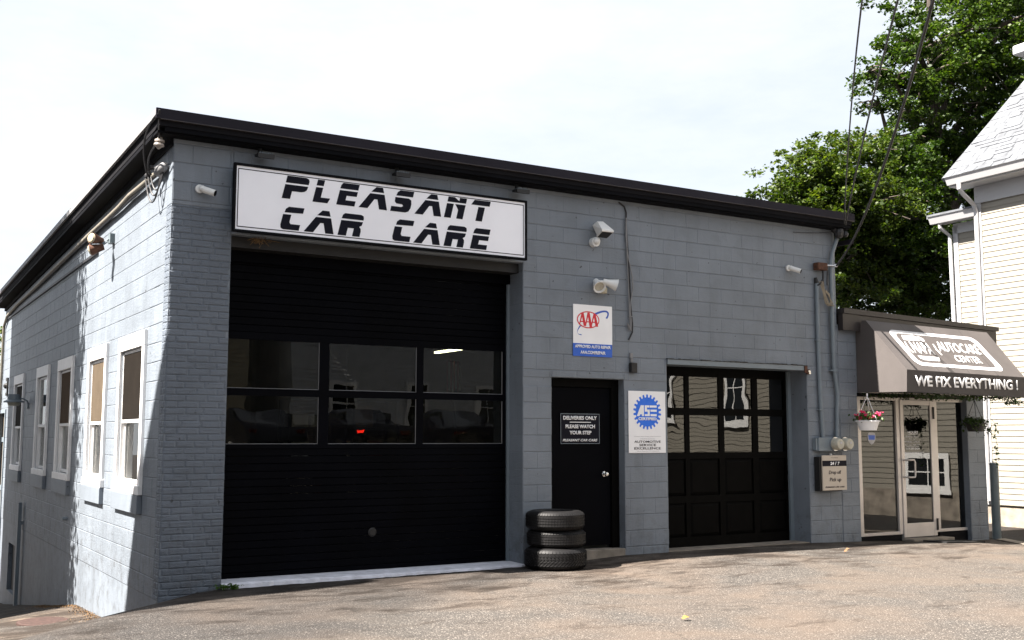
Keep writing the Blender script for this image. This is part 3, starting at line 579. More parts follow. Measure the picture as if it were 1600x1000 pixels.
outer = ell(5.362, 3.025, .285, .098, 44, -38, 212, R(31)); inner = ell(5.352, 3.02, .272, .070, 44, -38, 212, R(31))
for i in range(44):
    poly(P, [outer[i], outer[i+1], inner[i+1], inner[i]], .0003, .0012, g)
g.build('orbit_ring', 'swoosh', aaa)
g = MB(); poly(P, ell(CX, CY, .176, .110), .0014, .0022, g); g.build('oval', 'red', aaa)
g = MB(); poly(P, ell(CX, CY, .160, .096), .0024, .0028, g); g.build('oval_inside', 'white', aaa)
g = MB()
for k in (-1, 0, 1):
    cx = CX+k*.093; h = .094 if k == 0 else .082; b = CY-h; tp = CY+h
    poly(P, [(cx-.052, b+.012), (cx-.012, tp), (cx+.012, tp), (cx-.036, b+.012)], .003, .004, g)
    poly(P, [(cx-.012, tp), (cx+.022, tp), (cx+.062, b), (cx+.020, b)], .003, .0041, g)
    poly(P, [(cx-.036, CY-.034), (cx+.025, CY-.034), (cx+.020, CY-.020), (cx-.032, CY-.020)], .003, .0042, g)
g.build('monogram', 'red', aaa)
textp('APPROVED AUTO REPAIR', P, 5.075, 5.635, 2.694, 2.734, 'white', aaa, bold=.03); textp('AAA.COM/REPAIR', P, 5.160, 5.552, 2.618, 2.660, 'white', aaa, bold=.03)
# ------------------------------------------------------------------ ASE sign
ase = thing('certified_sign', 'white ASE certified sign with blue gear between the two doors', 'sign', (6.22, -.02, 1.76))
g = MB(); g.box(5.915, 6.528, -.014, -.007, 1.358, 2.166); g.build('panel', 'white', ase, bev=.002)
gp = []
for k in range(22):
    c = 2*math.pi*k/22
    for da, r in ((-.085, .192), (-.055, .230), (.055, .230), (.085, .192)): gp.append((6.222+r*1.0*math.cos(c+da+math.pi/2), 1.893+r*math.sin(c+da+math.pi/2)))
g = MB(); poly(P, gp, .0005, .0015, g); g.build('gear', 'gearblue', ase)
g = MB()
for pts in ([(6.048, 1.838), (6.115, 1.98), (6.165, 1.98), (6.165, 1.838), (6.13, 1.838), (6.13, 1.862), (6.105, 1.862), (6.09, 1.838)],
            [(6.180, 1.98), (6.255, 1.98), (6.255, 1.952), (6.215, 1.952), (6.215, 1.925), (6.262, 1.925), (6.262, 1.838), (6.180, 1.838), (6.180, 1.864), (6.228, 1.864), (6.228, 1.897), (6.180, 1.897)],
            [(6.262, 1.952), (6.378, 1.952), (6.378, 1.98), (6.262, 1.98)], [(6.274, 1.897), (6.378, 1.897), (6.378, 1.925), (6.274, 1.925)], [(6.274, 1.838), (6.378, 1.838), (6.378, 1.866), (6.274, 1.866)]): poly(P, pts, .0018, .003, g)
me = g.build('monogram', 'white', ase)
textp('CERTIFIED', P, 6.072, 6.374, 1.784, 1.822, 'white', ase, bold=.05, off=.0018)
textp('This business employs technicians certified by the National', P, 6.0, 6.44, 1.566, 1.578, 'greyprint', ase, thick=.0008); textp('Institute for Automotive', P, 6.1, 6.34, 1.537, 1.549, 'greyprint', ase, thick=.0008)
textp('AUTOMOTIVE', P, 6.003, 6.44, 1.490, 1.520, 'blackprint', ase, bold=.01); textp('SERVICE', P, 6.085, 6.36, 1.447, 1.477, 'blackprint', ase, bold=.01); textp('EXCELLENCE', P, 6.003, 6.44, 1.404, 1.434, 'blackprint', ase, bold=.01)
textp('Let us show you their credentials', P, 6.05, 6.41, 1.375, 1.387, 'greyprint', ase, thick=.0008)
# ------------------------------------------------------------------ drop box
bx = thing('key_drop_box', 'beige 24/7 key drop box under the two round electric meters', 'drop box', (9.55, -.1, .8))
g = MB(); g.box(9.27, 9.72, -.115, -.008, .79, 1.285); g.build('box_body', 'darkmetal', bx, bev=.006)
g = MB(); g.box(9.302, 9.797, -.14, -.117, .803, 1.306); g.build('front_plate', 'beige', bx, bev=.003)
P = FR(-.14); g = MB(); poly(P, [(9.302, 1.150), (9.797, 1.150), (9.797, 1.230), (9.302, 1.230)], .0004, .0012, g); g.build('black_band', 'ink', bx)
textp('24', P, 9.46, 9.535, 1.166, 1.212, 'white', bx, shear=.12, bold=.05); textp('/', P, 9.555, 9.58, 1.162, 1.216, 'white', bx, shear=.12, bold=.03); textp('7', P, 9.61, 9.645, 1.166, 1.212, 'white', bx, shear=.12, bold=.05); textp('Drop off', P, 9.425, 9.672, 1.022, 1.088, 'blackprint', bx, shear=.15, bold=.012); textp('Pick up', P, 9.438, 9.672, .915, .985, 'blackprint', bx, shear=.15, bold=.012)
textp('PLEASANT CAR CARE', P, 9.35, 9.74, .840, .862, 'blackprint', bx, shear=.3, bold=.02); textp('Key Drop', P, 9.48, 9.62, 1.265, 1.278, 'blackprint', bx, thick=.0006)
# ------------------------------------------------------------------ meters and conduits
mt_ = thing('electric_meter_box', 'grey meter box with two round glass meters beside the entrance', 'meter box', (9.6, -.05, 1.45))
g = MB(); g.box(9.29, 9.86, -.09, -.007, 1.365, 1.565); g.build('box_body', 'trimgrey', mt_, bev=.006)
g = MB(); g.box(9.255, 9.288, -.07, -.007, 1.38, 1.55); g.build('side_cover', 'trimgrey', mt_)
g = MB(); g.cyl((9.56, -.06, 1.33), (9.56, -.06, 1.29), .018); g.build('white_plug', 'plast', mt_)
for x in (9.60, 9.80):
    g = MB(); g.cyl((x, -.092, 1.47), (x, -.125, 1.47), .098, n=24); mr = g.build('meter', 'chrome', mt_, smooth=True)
    g = MB(); g.lathe([(.088, -.126), (.086, -.20), (.07, -.225), (0, -.23)], (x, 0, 1.47), (0, 1, 0), 24); g.build('dome', 'frost', mr, smooth=True)
    g = MB(); g.box(x-.02, x+.02, -.236, -.232, 1.475, 1.50); g.build('dial', 'greyprint', mr)
cd = thing('left_conduit', 'left grey pipe conduit rising from the meter box', 'conduit', (9.42, -.05, 1.6), 'grey pipe conduits above the meter box')
g = MB(); g.tube([(9.40, -.035, 3.84), (9.395, -.035, 3.0), (9.405, -.035, 2.2), (9.43, -.045, 1.56)], .030, 10); g.build('pipe', 'trimgrey', cd, smooth=True)
g = MB(); g.cyl((9.40, -.035, 3.84), (9.38, -.035, 3.92), .034, .02); g.build('weatherhead', 'darkmetal', cd)
g = MB(); g.box(9.35, 9.45, -.07, -.005, 2.98, 3.0); g.box(9.36, 9.46, -.07, -.005, 1.96, 1.98); g.build('strap', 'trimgrey', cd)
cd = thing('right_conduit', 'right bent grey pipe conduit running up past the roof corner', 'conduit', (9.7, -.05, 1.6), 'grey pipe conduits above the meter box')
g = MB(); g.tube([(9.72, -.045, 1.56), (9.745, -.045, 2.0), (9.76, -.045, 2.2), (9.71, -.05, 2.5), (9.69, -.05, 2.65), (9.685, -.05, 3.6), (9.69, -.05, 4.15), (9.73, -.05, 4.32), (9.84, -.07, 4.58), (9.86, -.1, 4.66)], .031, 10); g.build('pipe', 'trimgrey', cd, smooth=True)
g = MB(); g.cyl((9.70, -.05, 2.53), (9.70, -.05, 2.57), .042, n=10); g.cyl((9.685, -.05, 3.68), (9.685, -.05, 3.72), .040, n=10); g.box(9.62, 9.76, -.06, -.005, 3.69, 3.71); g.box(9.63, 9.77, -.06, -.005, 2.54, 2.56); g.build('coupling', 'trimgrey', cd, smooth=True)
t = thing('cable_box', 'small rusty cable box with looped cables near the roof corner', 'junction box', (9.46, -.08, 4.1))
g = MB(); g.box(9.36, 9.56, -.12, -.01, 4.03, 4.14); g.build('box_body', 'rust', t, bev=.01)
g = MB(); g.cyl((9.55, -.07, 4.11), (9.78, -.10, 4.12), .012, n=6); g.cyl((9.74, -.10, 4.10), (9.74, -.10, 4.14), .022, n=8); g.build('anchor_rod', 'chrome', t)
g = MB()
g.tube([(9.50, -.07, 4.03), (9.49, -.08, 3.9), (9.42, -.08, 3.82), (9.39, -.05, 3.80)], .014); g.tube([(9.50, -.07, 4.03), (9.50, -.08, 3.80), (9.50, -.09, 3.62), (9.56, -.09, 3.52)], .008); g.tube([(9.60, -.07, 4.10), (9.585, -.07, 3.9), (9.58, -.07, 3.82)], .008); g.build('black_cable', 'cable', t)
g = MB()
for k in range(4):
    s = k*.012; g.tube([(9.42+s, -.07-s, 3.86), (9.47+s, -.09, 3.70), (9.50+s*2, -.10, 3.54), (9.56+s*2, -.10-s, 3.50), (9.61+s, -.10, 3.56), (9.60-s, -.09, 3.68), (9.52, -.09, 3.74-s)], .0065)
g.build('cable_loop', 'rope', t)
g = MB(); g.sphere((9.80, -.13, 4.62), .085, 10, (1, .8, 1.1)); g.sphere((9.90, -.16, 4.60), .05, 8); g.sphere((9.74, -.1, 4.66), .05, 8); tagged(g, 'service_drop_boots', 'cable', 'black taped cable joints at the right roof corner', 'cable joint')
# thin cable under eave, at right
g = MB(); g.tube([(8.95, -.03, 4.56), (9.2, -.03, 4.575), (9.5, -.04, 4.60), (9.75, -.08, 4.64)], .005, 5); tagged(g, 'eave_cable', 'cable', 'thin black cable under the right end of the eave', 'cable')
# hanging cables mid-wall
t = thing('hanging_cables', 'black and grey cables hanging down the middle of the front wall', 'cable', (5.95, -.03, 3.6))
g = MB(); g.tube([(5.79, -.012, 4.65), (5.88, -.015, 4.60), (5.905, -.02, 4.52), (5.90, -.02, 4.35), (5.92, -.02, 4.1), (5.94, -.02, 3.8), (5.955, -.02, 3.5), (5.97, -.02, 3.2), (5.99, -.02, 3.05), (5.985, -.02, 2.93), (5.93, -.015, 2.83)], .010); g.build('black_cable', 'cable', t)
g = MB(); g.tube([(5.895, -.03, 4.45), (5.89, -.03, 4.2), (5.905, -.03, 4.0), (5.95, -.035, 3.8), (5.985, -.035, 3.65), (5.99, -.035, 3.5), (5.955, -.035, 3.35), (5.945, -.03, 3.2), (5.965, -.03, 3.08), (5.955, -.03, 2.97)], .008); g.tube([(5.897, -.03, 4.4), (5.905, -.03, 3.95), (5.92, -.03, 3.6), (5.935, -.03, 3.15), (5.95, -.03, 2.98), (5.93, -.03, 2.96), (5.89, -.04, 3.05)], .007); g.build('grey_cable', 'cablew', t)
g = MB(); g.cyl((5.90, -.035, 3.03), (5.95, -.04, 2.95), .012, n=6); g.box(5.93, 5.99, -.035, -.005, 3.135, 3.145); g.build('cable_clip', 'cablew', t)
# floodlights and cameras on the front
t = thing('floodlight', 'white square floodlight on the front wall, above the twin lamps', 'floodlight', (5.4, -.1, 4.1))
g = MB(); g.cyl((5.37, -.005, 4.07), (5.37, -.08, 4.07), .062, n=16); g.sphere((5.37, -.09, 4.08), .05, 10); g.build('mount', 'plast', t, smooth=True)
g = MB()
lq = [Vector(p) for p in ((5.376, -.08, 4.135), (5.545, -.08, 4.13), (5.515, -.27, 4.178), (5.325, -.27, 4.176))]; tq = [Vector(p) for p in ((5.33, -.05, 4.29), (5.47, -.05, 4.33), (5.44, -.14, 4.335), (5.34, -.15, 4.325))]
lc = sum(lq, Vector())/4; rim = [p+Vector((0, -.0, .028)) for p in lq]
g.add([*lq, *rim, *tq], [(0, 1, 5, 4), (1, 2, 6, 5), (2, 3, 7, 6), (3, 0, 4, 7), (4, 5, 9, 8), (5, 6, 10, 9), (6, 7, 11, 10), (7, 4, 8, 11), (8, 9, 10, 11), (0, 1, 2, 3)]); g.build('housing', 'plast', t, bev=.004)
g = MB(); q = [lc+(p-lc)*.84-Vector((0, .002, .006)) for p in lq]; g.prism(q, (0, .002, .004)); g.build('lens', 'darkmetal', t)
g = MB(); g.box(5.41, 5.43, -.17, -.15, 4.255, 4.29); g.build('hinge_clip', 'darkmetal', t)
t = thing('twin_floodlight', 'pair of white bullet floodlights with motion sensor above the AAA sign', 'floodlight', (5.45, -.1, 3.5))
g = MB(); g.cyl((5.43, -.005, 3.52), (5.43, -.06, 3.52), .06, n=16); g.tube([(5.37, -.07, 3.55), (5.43, -.08, 3.555), (5.52, -.08, 3.56)], .018); g.build('base', 'plast', t, smooth=True)
for c, d in (((5.36, -.09, 3.55), (-.25, -.85, -.62)), ((5.50, -.08, 3.56), (.95, -.40, -.28))):
    g = MB(); g.lathe([(0, -.02), (.035, -.02), (.042, .04), (.075, .155), (.082, .165), (.070, .163), (.05, .12)], c, d, 20); l = g.build('lamp_head', 'plast', t, smooth=True)
    g = MB(); g.lathe([(0, .14), (.066, .145)], c, d, 20); g.build('lamp_lens', 'frost', l)
g = MB(); g.box(5.43, 5.51, -.13, -.05, 3.40, 3.48); g.build('sensor', 'cream', t, bev=.01)
for c, d, lb in (((.28, 0, 4.165), (.80, -.50, -.32), 'white bullet security camera by the left corner of the front wall'), ((8.85, 0, 4.02), (.55, -.75, -.35), 'white bullet security camera near the right end of the front wall')):
    t = thing('security_camera', lb, 'camera', c, 'white bullet security cameras'); c = Vector(c); d = Vector(d).normalized()
    g = MB(); g.cyl(c+Vector((0, -.005, 0)), c+Vector((0, -.03, 0)), .045, n=16); g.sphere(c+Vector((.02, -.05, 0)), .035, 10); g.build('mount', 'plast', t, smooth=True)
    s = c+Vector((.03, -.06, -.01)); g = MB(); g.cyl(s, s+d*.13, .036, n=16); g.build('camera_body', 'plast', t, smooth=True)
    g = MB(); g.cyl(s+d*.131, s+d*.137, .031, n=16); g.build('lens', 'black', t)
t = thing('wall_buzzer', 'small black box on a grey conduit fitting right of the delivery door', 'doorbell', (5.95, -.03, 2.5))
g = MB(); g.box(5.94, 5.99, -.03, -.005, 2.59, 2.66); g.box(5.95, 5.985, -.035, -.005, 2.53, 2.59); g.build('fitting', 'cablew', t, bev=.006)
g = MB(); g.box(5.93, 6.03, -.07, -.005, 2.40, 2.53); g.build('box_body', 'darkmetal', t, bev=.008)
# ------------------------------------------------------------------ side-wall things
t = thing('rusty_floodlight', 'rusty twin floodlight on the sunlit side wall below the eave', 'floodlight', (-.1, 2.95, 4.0))
g = MB(); g.box(-.06, -.004, 2.86, 3.0, 4.0, 4.12); g.build('wall_box', 'post', t)
g = MB(); g.tube([(-.06, 2.94, 4.06), (-.12, 2.94, 4.0), (-.17, 2.95, 4.01)], .016); g.tube([(-.08, 2.93, 4.02), (-.16, 2.93, 3.95)], .014); g.build('arm', 'trimgrey', t)
for c, d in (((-.15, 2.96, 4.03), (-.75, -.45, .05)), ((-.14, 2.90, 3.94), (-.75, .25, -.25))):
    g = MB(); g.lathe([(0, -.02), (.04, -.015), (.05, .05), (.068, .12), (.072, .15), (.05, .14)], c, d, 14); l = g.build('lamp_head', 'rust', t, smooth=True)
    g = MB(); g.lathe([(.066, .151), (.05, .17), (0, .178)], c, d, 14); g.build('bulb_face', 'cream', l, smooth=True)
t = thing('barn_lamp', 'grey gooseneck barn lamp in front of the farthest side window', 'lamp', (-.2, 10, 2.2))
g = MB(); g.tube([(-.005, 10, 2.12), (-.03, 10, 2.20), (-.10, 10, 2.24), (-.22, 10, 2.24)], .016); g.cyl((-.004, 10, 2.10), (-.03, 10, 2.10), .04); g.build('arm', 'trimgrey', t)
g = MB(); g.lathe([(0, .10), (.10, .095), (.11, .0), (.17, -.03), (.175, -.05), (.165, -.05), (.10, -.01)], (-.25, 10, 2.22), (0, 0, 1), 20); g.build('shade', 'trimgrey', t, smooth=True)
g = MB(); g.cyl((-.25, 10, 2.17), (-.25, 10, 2.11), .11, .09, n=16); g.build('globe', 'frost', t)
t = thing('eave_conduit', 'long wavy grey cable conduit under the side eave', 'conduit', (-.05, 5, 4.4))
pts = [(-.045, .22, 4.405), (-.05, .6, 4.40), (-.06, 1.3, 4.395), (-.06, 1.8, 4.40), (-.055, 2.4, 4.37), (-.05, 3.1, 4.36), (-.05, 4.4, 4.34), (-.045, 5.7, 4.31), (-.04, 8, 4.26), (-.04, 10, 4.20), (-.04, 12, 4.16), (-.04, 13.6, 4.08), (-.04, 14.1, 3.9), (-.04, 14.15, 2.5), (-.04, 14.12, .2)]
g = MB(); g.tube(pts, .030, 10); g.build('pipe', 'pipeg', t, smooth=True)
g = MB(); g.cyl((-.045, .20, 4.405), (-.05, .42, 4.40), .052, .058, n=14); g.sphere((-.045, .20, 4.405), .052, 12); g.build('weatherhead', 'cablew', t, smooth=True)
g = MB(); g.tube([(-.045, .22, 4.375), (-.055, 1.3, 4.363), (-.05, 3.1, 4.325), (-.045, 5.7, 4.275), (-.04, 10, 4.17)], .012, 6); g.build('black_cable', 'cable', t)
g = MB(); g.box(-.03, -.002, 3.9, 14.15, 4.015, 4.05); tagged(g, 'side_dark_strip', 'cable', 'thin dark strip drawn for the shadowed ledge line on the side wall', 'cable')  # shaded ledge line drawn as a solid dark strip
t = thing('service_insulator', 'ceramic insulator with black cable loops at the front roof corner', 'insulator', (-.14, -.05, 4.6))
g = MB(); g.lathe([(0, .05), (.022, .05), (.03, .03), (.05, .02), (.052, 0), (.025, -.01), (.05, -.02), (.055, -.04), (.03, -.055), (.012, -.075), (0, -.075)], (-.16, -.06, 4.60), (.1, 0, 1), 16); g.build('spool', 'porc', t, smooth=True)
g = MB(); g.cyl((-.16, -.06, 4.64), (-.16, -.06, 4.72), .02); g.build('hook', 'darkmetal', t)
g = MB()
def cat(a, b, sag, n=9, side=(0, 0, 0)):
    a, b = Vector(a), Vector(b); return [a.lerp(b, i/n)+Vector((side[0], side[1], side[2]-sag))*(4*(i/n)*(1-i/n)) for i in range(n+1)]
g.tube(cat((-.22, -.27, 4.88), (-.17, -.08, 4.62), .02), .011); g.tube(cat((-.235, -.26, 4.84), (-.14, .5, 4.35), .05, 9, (-.06, .12, .12)), .011)
g.tube(cat((-.17, -.05, 4.6), (-.12, .45, 4.36), -.02, 9, (-.04, .1, 0)), .011); g.tube(cat((-.14, .5, 4.36), (-.05, .24, 4.37), .24, 12), .009); g.tube(cat((-.12, .45, 4.34), (-.045, .22, 4.36), .17, 12), .009); g.tube(cat((-.14, .62, 4.36), (-.05, .28, 4.37), .30, 12), .009)
g.sphere((-.14, .52, 4.36), .035, 8); g.sphere((-.13, .40, 4.43), .028, 8); g.build('cable_loop', 'cable', t)
# ------------------------------------------------------------------ office annex with storefront
of = thing('office_annex', 'low grey block office with glass storefront and brown fascia', 'building', (11.5, 2, 0))
g = MB(); Y1 = .10
g.box(9.842, 10.225, .006, .30, -.4, 3.25); g.box(12.785, 13.225, .006, .30, -.4, 3.25); g.box(10.225, 12.785, .006, .30, 2.24, 3.25); ofw = g.build('front_wall', 'plinth', of)
g = MB(); g.box(13.02, 13.225, .31, .95, -.4, 3.25); g.build('side_wall', 'plinth', of); g = MB(); g.box(11.5, 13.01, .80, .95, -.4, 3.25); g.build('rear_wall', 'plinth', of)
g = MB(); g.box(9.85, 11.49, 5.8, 6, -.4, 3.25); g.build('rear_wall', 'plinth', of); g = MB(); g.box(11.35, 11.49, .96, 5.79, -.4, 3.25); g.build('side_wall', 'plinth', of)
for r in courses(9.845, 10.225, -.05, 3.2, .2032, .38, .145)+courses(12.785, 13.225, -.12, 3.2, .2032, .44, .145, (), .0): put(('block', 'F', r, 0.), ofw)
g = MB(); g.box(9.95, 13.0, .32, .79, -.1, .03); g.box(9.95, 11.34, .79, 5.78, -.1, .03); g.build('office_floor', 'innerf', of)
g = MB(); g.box(9.95, 11.34, 3.2, 3.3, .04, 3.2); g.build('office_partition', 'darkmetal', of)
g = MB(); g.prism([(9.90, -.06, 3.47), (13.48, -.06, 3.36), (13.48, -.06, 3.26), (9.90, -.06, 3.37)], (0, 1.05, 0)); g.prism([(9.90, .992, 3.47), (11.6, .992, 3.42), (11.6, .992, 3.32), (9.90, .992, 3.37)], (0, 5.2, 0)); orf = g.build('roof', 'roofm', of)
g = MB(); g.prism([(9.885, -.12, 3.492), (13.55, -.12, 3.395), (13.55, -.12, 3.325), (9.885, -.12, 3.415)], (0, .055, 0)); g.prism([(9.870, -.12, 3.492), (9.870, .9, 3.492), (9.870, .9, 3.415), (9.870, -.12, 3.415)], (.012, 0, 0)); g.build('upper_fascia', 'brownf', orf)
g = MB(); g.box(9.886, 10.20, -.10, -.065, 3.16, 3.41); g.prism([(10.20, -.10, 3.40), (13.50, -.10, 3.32), (13.50, -.10, 3.06), (10.20, -.10, 3.16)], (0, .035, 0)); g.box(9.86, 9.884, -.10, .0, 3.16, 3.41); g.build('lower_fascia', 'brownf', orf)
sfz0, sfz1 = .085, 2.185
g = MB()
for a, b in ((10.30, 10.37), (11.165, 11.24), (12.03, 12.13), (12.80, 12.865)): g.box(a, b, Y1-.03, Y1+.05, sfz0, sfz1)
g.box(10.37, 11.165, Y1-.025, Y1+.045, sfz1-.05, sfz1); g.box(12.13, 12.80, Y1-.025, Y1+.045, sfz1-.05, sfz1); g.box(10.37, 11.165, Y1-.025, Y1+.045, sfz0, sfz0+.045); g.box(12.13, 12.80, Y1-.025, Y1+.045, sfz0, sfz0+.045)
g.box(11.24, 12.03, Y1-.025, Y1+.045, sfz1-.03, sfz1); sf = g.build('storefront_frame', 'alum', of, bev=.003)
for q in ((10.23, 12.78, Y1-.02, Y1+.06, 2.19, 2.25), (10.23, 11.2, Y1-.028, Y1+.05, -.12, .08), (12.1, 12.78, Y1-.028, Y1+.05, -.12, .08), (12.868, 12.90, Y1-.03, Y1+.1, -.1, 2.24)): g = MB(); g.box(*q); g.build('black_panel', 'black', sf)
g = MB(); g.box(10.37, 11.165, Y1+.006, Y1+.012, sfz0+.045, sfz1-.05); g.build('pane', 'gstore', sf); g = MB(); g.box(12.13, 12.80, Y1+.006, Y1+.012, sfz0+.045, sfz1-.05); g.build('pane', 'gstore', sf)
g = MB(); dx0, dx1, dz0, dz1 = 11.245, 12.025, .035, 2.15; s = .075
g.box(dx0, dx0+s, Y1-.045, Y1, dz0, dz1); g.box(dx1-s, dx1, Y1-.045, Y1, dz0, dz1); g.box(dx0+s, dx1-s, Y1-.043, Y1-.002, dz1-.075, dz1); g.box(dx0+s, dx1-s, Y1-.043, Y1-.002, dz0, dz0+.21)
sdr = g.build('glass_door', 'alum', of, bev=.003)
g = MB(); g.box(dx0+s, dx1-s, Y1-.026, Y1-.020, dz0+.21, dz1-.075); g.build('pane', 'gstore', sdr)
g = MB(); g.tube([(11.27, Y1-.045, 1.215), (11.30, Y1-.13, 1.22), (11.40, Y1-.15, 1.22), (11.415, Y1-.15, 1.19), (11.415, Y1-.15, .98), (11.40, Y1-.15, .955), (11.30, Y1-.13, .955), (11.27, Y1-.045, .955)], .014, 8); g.build('pull_handle', 'alum', sdr, smooth=True)
g = MB(); g.box(12.005, 12.035, Y1-.062, Y1-.048, 1.86, 2.05); g.box(12.005, 12.035, Y1-.062, Y1-.048, .12, .30); g.build('hinge', 'darkmetal', sdr)
g = MB(); g.box(11.2, 12.15, -.16, Y1-.03, -.09, .02); g.build('door_threshold', 'concrete', of, bev=.008)
P = FR(Y1-.027)
for body, a, b, c, d, bo in (('HOURS', 11.425, 11.665, 1.625, 1.668, .02), ('MONDAY - FRIDAY', 11.37, 11.69, 1.567, 1.589, .01), ('7am - 6pm', 11.45, 11.61, 1.534, 1.552, .01), ('SATURDAY - SUNDAY', 11.335, 11.70, 1.490, 1.510, .01), ('8am - 4pm   9am - 3pm', 11.35, 11.70, 1.440, 1.460, .01), ('617-283-2434', 11.375, 11.69, 1.378, 1.410, .02), ('pleasantcarcare.com', 11.275, 11.79, 1.318, 1.350, .02)):
    textp(body, P, a, b, c, d, 'white', sdr, bold=bo, thick=.0006, off=.0006)
g = MB(); poly(P, [(11.42, 1.612), (11.67, 1.612), (11.67, 1.616), (11.42, 1.616)], .0005, .001, g); poly(P, [(11.38, 1.425), (11.69, 1.425), (11.69, 1.429), (11.38, 1.429)], .0005, .001, g); g.build('rule', 'white', sdr)
P = FR(Y1+.005); g = MB(); poly(P, [(10.545, 1.60), (10.57, 1.64), (10.70, 1.64), (10.725, 1.60), (10.72, 1.53), (10.68, 1.48), (10.635, 1.455), (10.59, 1.48), (10.55, 1.53)], .0005, .002, g); sh = g.build('shield_sticker', 'greyprint', sf)
g = MB(); poly(P, [(10.56, 1.60), (10.71, 1.60), (10.70, 1.53), (10.57, 1.53)], .0022, .003, g); g.build('sticker_print', 'blue', sh)
# ------------------------------------------------------------------ awning
aw = thing('awning', 'grey canvas awning over the glass entrance with WE FIX EVERYTHING lettering', 'awning', (11.6, -.4, 2.3))
ax0, ax1 = 10.235, 12.99; prof = [(-.003, 2.24), (-.905, 2.22), (-.92, 2.54), (-.20, 3.315), (-.13, 3.315)]
g = MB(); g.add([(ax0, -.20, 3.315), (ax1+.12, -.20, 3.2785), (ax1, -.92, 2.505), (ax0, -.92, 2.54)], [(0, 1, 2, 3)]); g.add([(ax0, -.195, 3.30), (ax1+.12, -.195, 3.263), (ax1, -.905, 2.49), (ax0, -.905, 2.525)], [(0, 1, 2, 3)]); g.build('sloped_top', 'canvas', aw)
for nme, x in (('side_panel', ax0), ('side_panel', ax1)):
    g = MB(); g.prism([(x, y, z-(.035 if x == ax1 and y < -.1 and z > 2.3 else 0)) for y, z in prof]+[(x, -.003, 3.15)], (.006 if x == ax0 else -.006, 0, 0)); g.build(nme, 'canvas', aw)
g = MB(); g.add([(ax0, -.923, 2.54), (ax1, -.923, 2.505), (ax1, -.908, 2.185), (ax0, -.908, 2.22), (ax0, -.915, 2.54), (ax1, -.915, 2.505), (ax1, -.90, 2.185), (ax0, -.90, 2.22)], [(0, 1, 2, 3), (4, 5, 6, 7), (2, 3, 7, 6)]); g.build('valance', 'canvasd', aw)
g = MB(); g.tube([(ax0+.02, -.89, 2.235), (ax1-.02, -.89, 2.20)], .014); g.tube([(ax0+.02, -.02, 2.25), (ax1-.02, -.02, 2.25)], .014); g.tube([(ax0+.02, -.02, 2.25), (ax0+.02, -.89, 2.235)], .014); g.tube([(ax1-.02, -.02, 2.22), (ax1-.02, -.89, 2.20)], .014); g.build('awning_frame', 'alum', aw)
nl = Vector((0, -.775, .72)).normalized()
def PA(u, v, d=0):
    k = (u-ax0)/(ax1-ax0); sl_ = .035*k; e = Vector((0, .72, .775)).normalized(); return Vector((u, -.92, 2.54-sl_))+e*v+nl*d
def rrect(x0, x1, y0, y1, r, shear, n=5):
    o = []
    for cx, cy, a0 in ((x1-r, y1-r, 0), (x0+r, y1-r, 90), (x0+r, y0+r, 180), (x1-r, y0+r, 270)):
        for i in range(n+1): a = R(a0+90*i/n); o.append((cx+r*math.cos(a)+shear*(cy+r*math.sin(a)-y0), cy+r*math.sin(a)))
    return o
g = MB(); A1 = rrect(10.56, 12.62, .105, .885, .13, -.02); A2 = rrect(10.66, 12.49, .175, .815, .10, -.02)
for i in range(len(A1)): j = (i+1) % len(A1); poly(PA, [A1[i], A1[j], A2[j], A2[i]], .002, .004, g)
g.build('print_border', 'awnw', aw)
g = MB()
poly(PA, [(10.745, .665), (10.79, .78), (11.17, .79), (11.25, .735), (11.235, .675)], .002, .004, g); poly(PA, [(10.755, .325), (11.235, .325), (11.19, .235), (10.83, .235), (10.765, .27)], .002, .004, g)
poly(PA, [(10.72, .63), (10.745, .63), (10.712, .50), (10.735, .38), (10.71, .38), (10.685, .50)], .002, .004, g); poly(PA, [(11.37, .63), (11.395, .63), (11.36, .50), (11.375, .38), (11.35, .38), (11.33, .5)], .002, .004, g)
g.build('print_logo', 'awnw', aw)
textp('NAPA', PA, 10.765, 11.22, .375, .64, 'awnw', aw, shear=.25, bold=.03); textp('AUTOCARE', PA, 11.40, 12.42, .462, .70, 'awnw', aw, shear=.3, bold=.035); textp('CENTER', PA, 11.60, 12.23, .245, .405, 'awnw', aw, shear=.2, bold=.035)
def PV(u, v, d=0): return Vector((u, -.918-d-.0035, v-.004*(u-10.4)/2.4))
textp('WE FIX EVERYTHING !', PV, 10.40, 12.80, 2.303, 2.462, 'white', aw, bold=.028)
for u in (10.95, 11.65, 12.33):
    g = MB(); poly(PA, [(u, .0), (u+.010, .0), (u+.012+.03, 1.04), (u+.002+.03, 1.04)], .0005, .0016, g); g.build('seam', 'canvasd', aw)
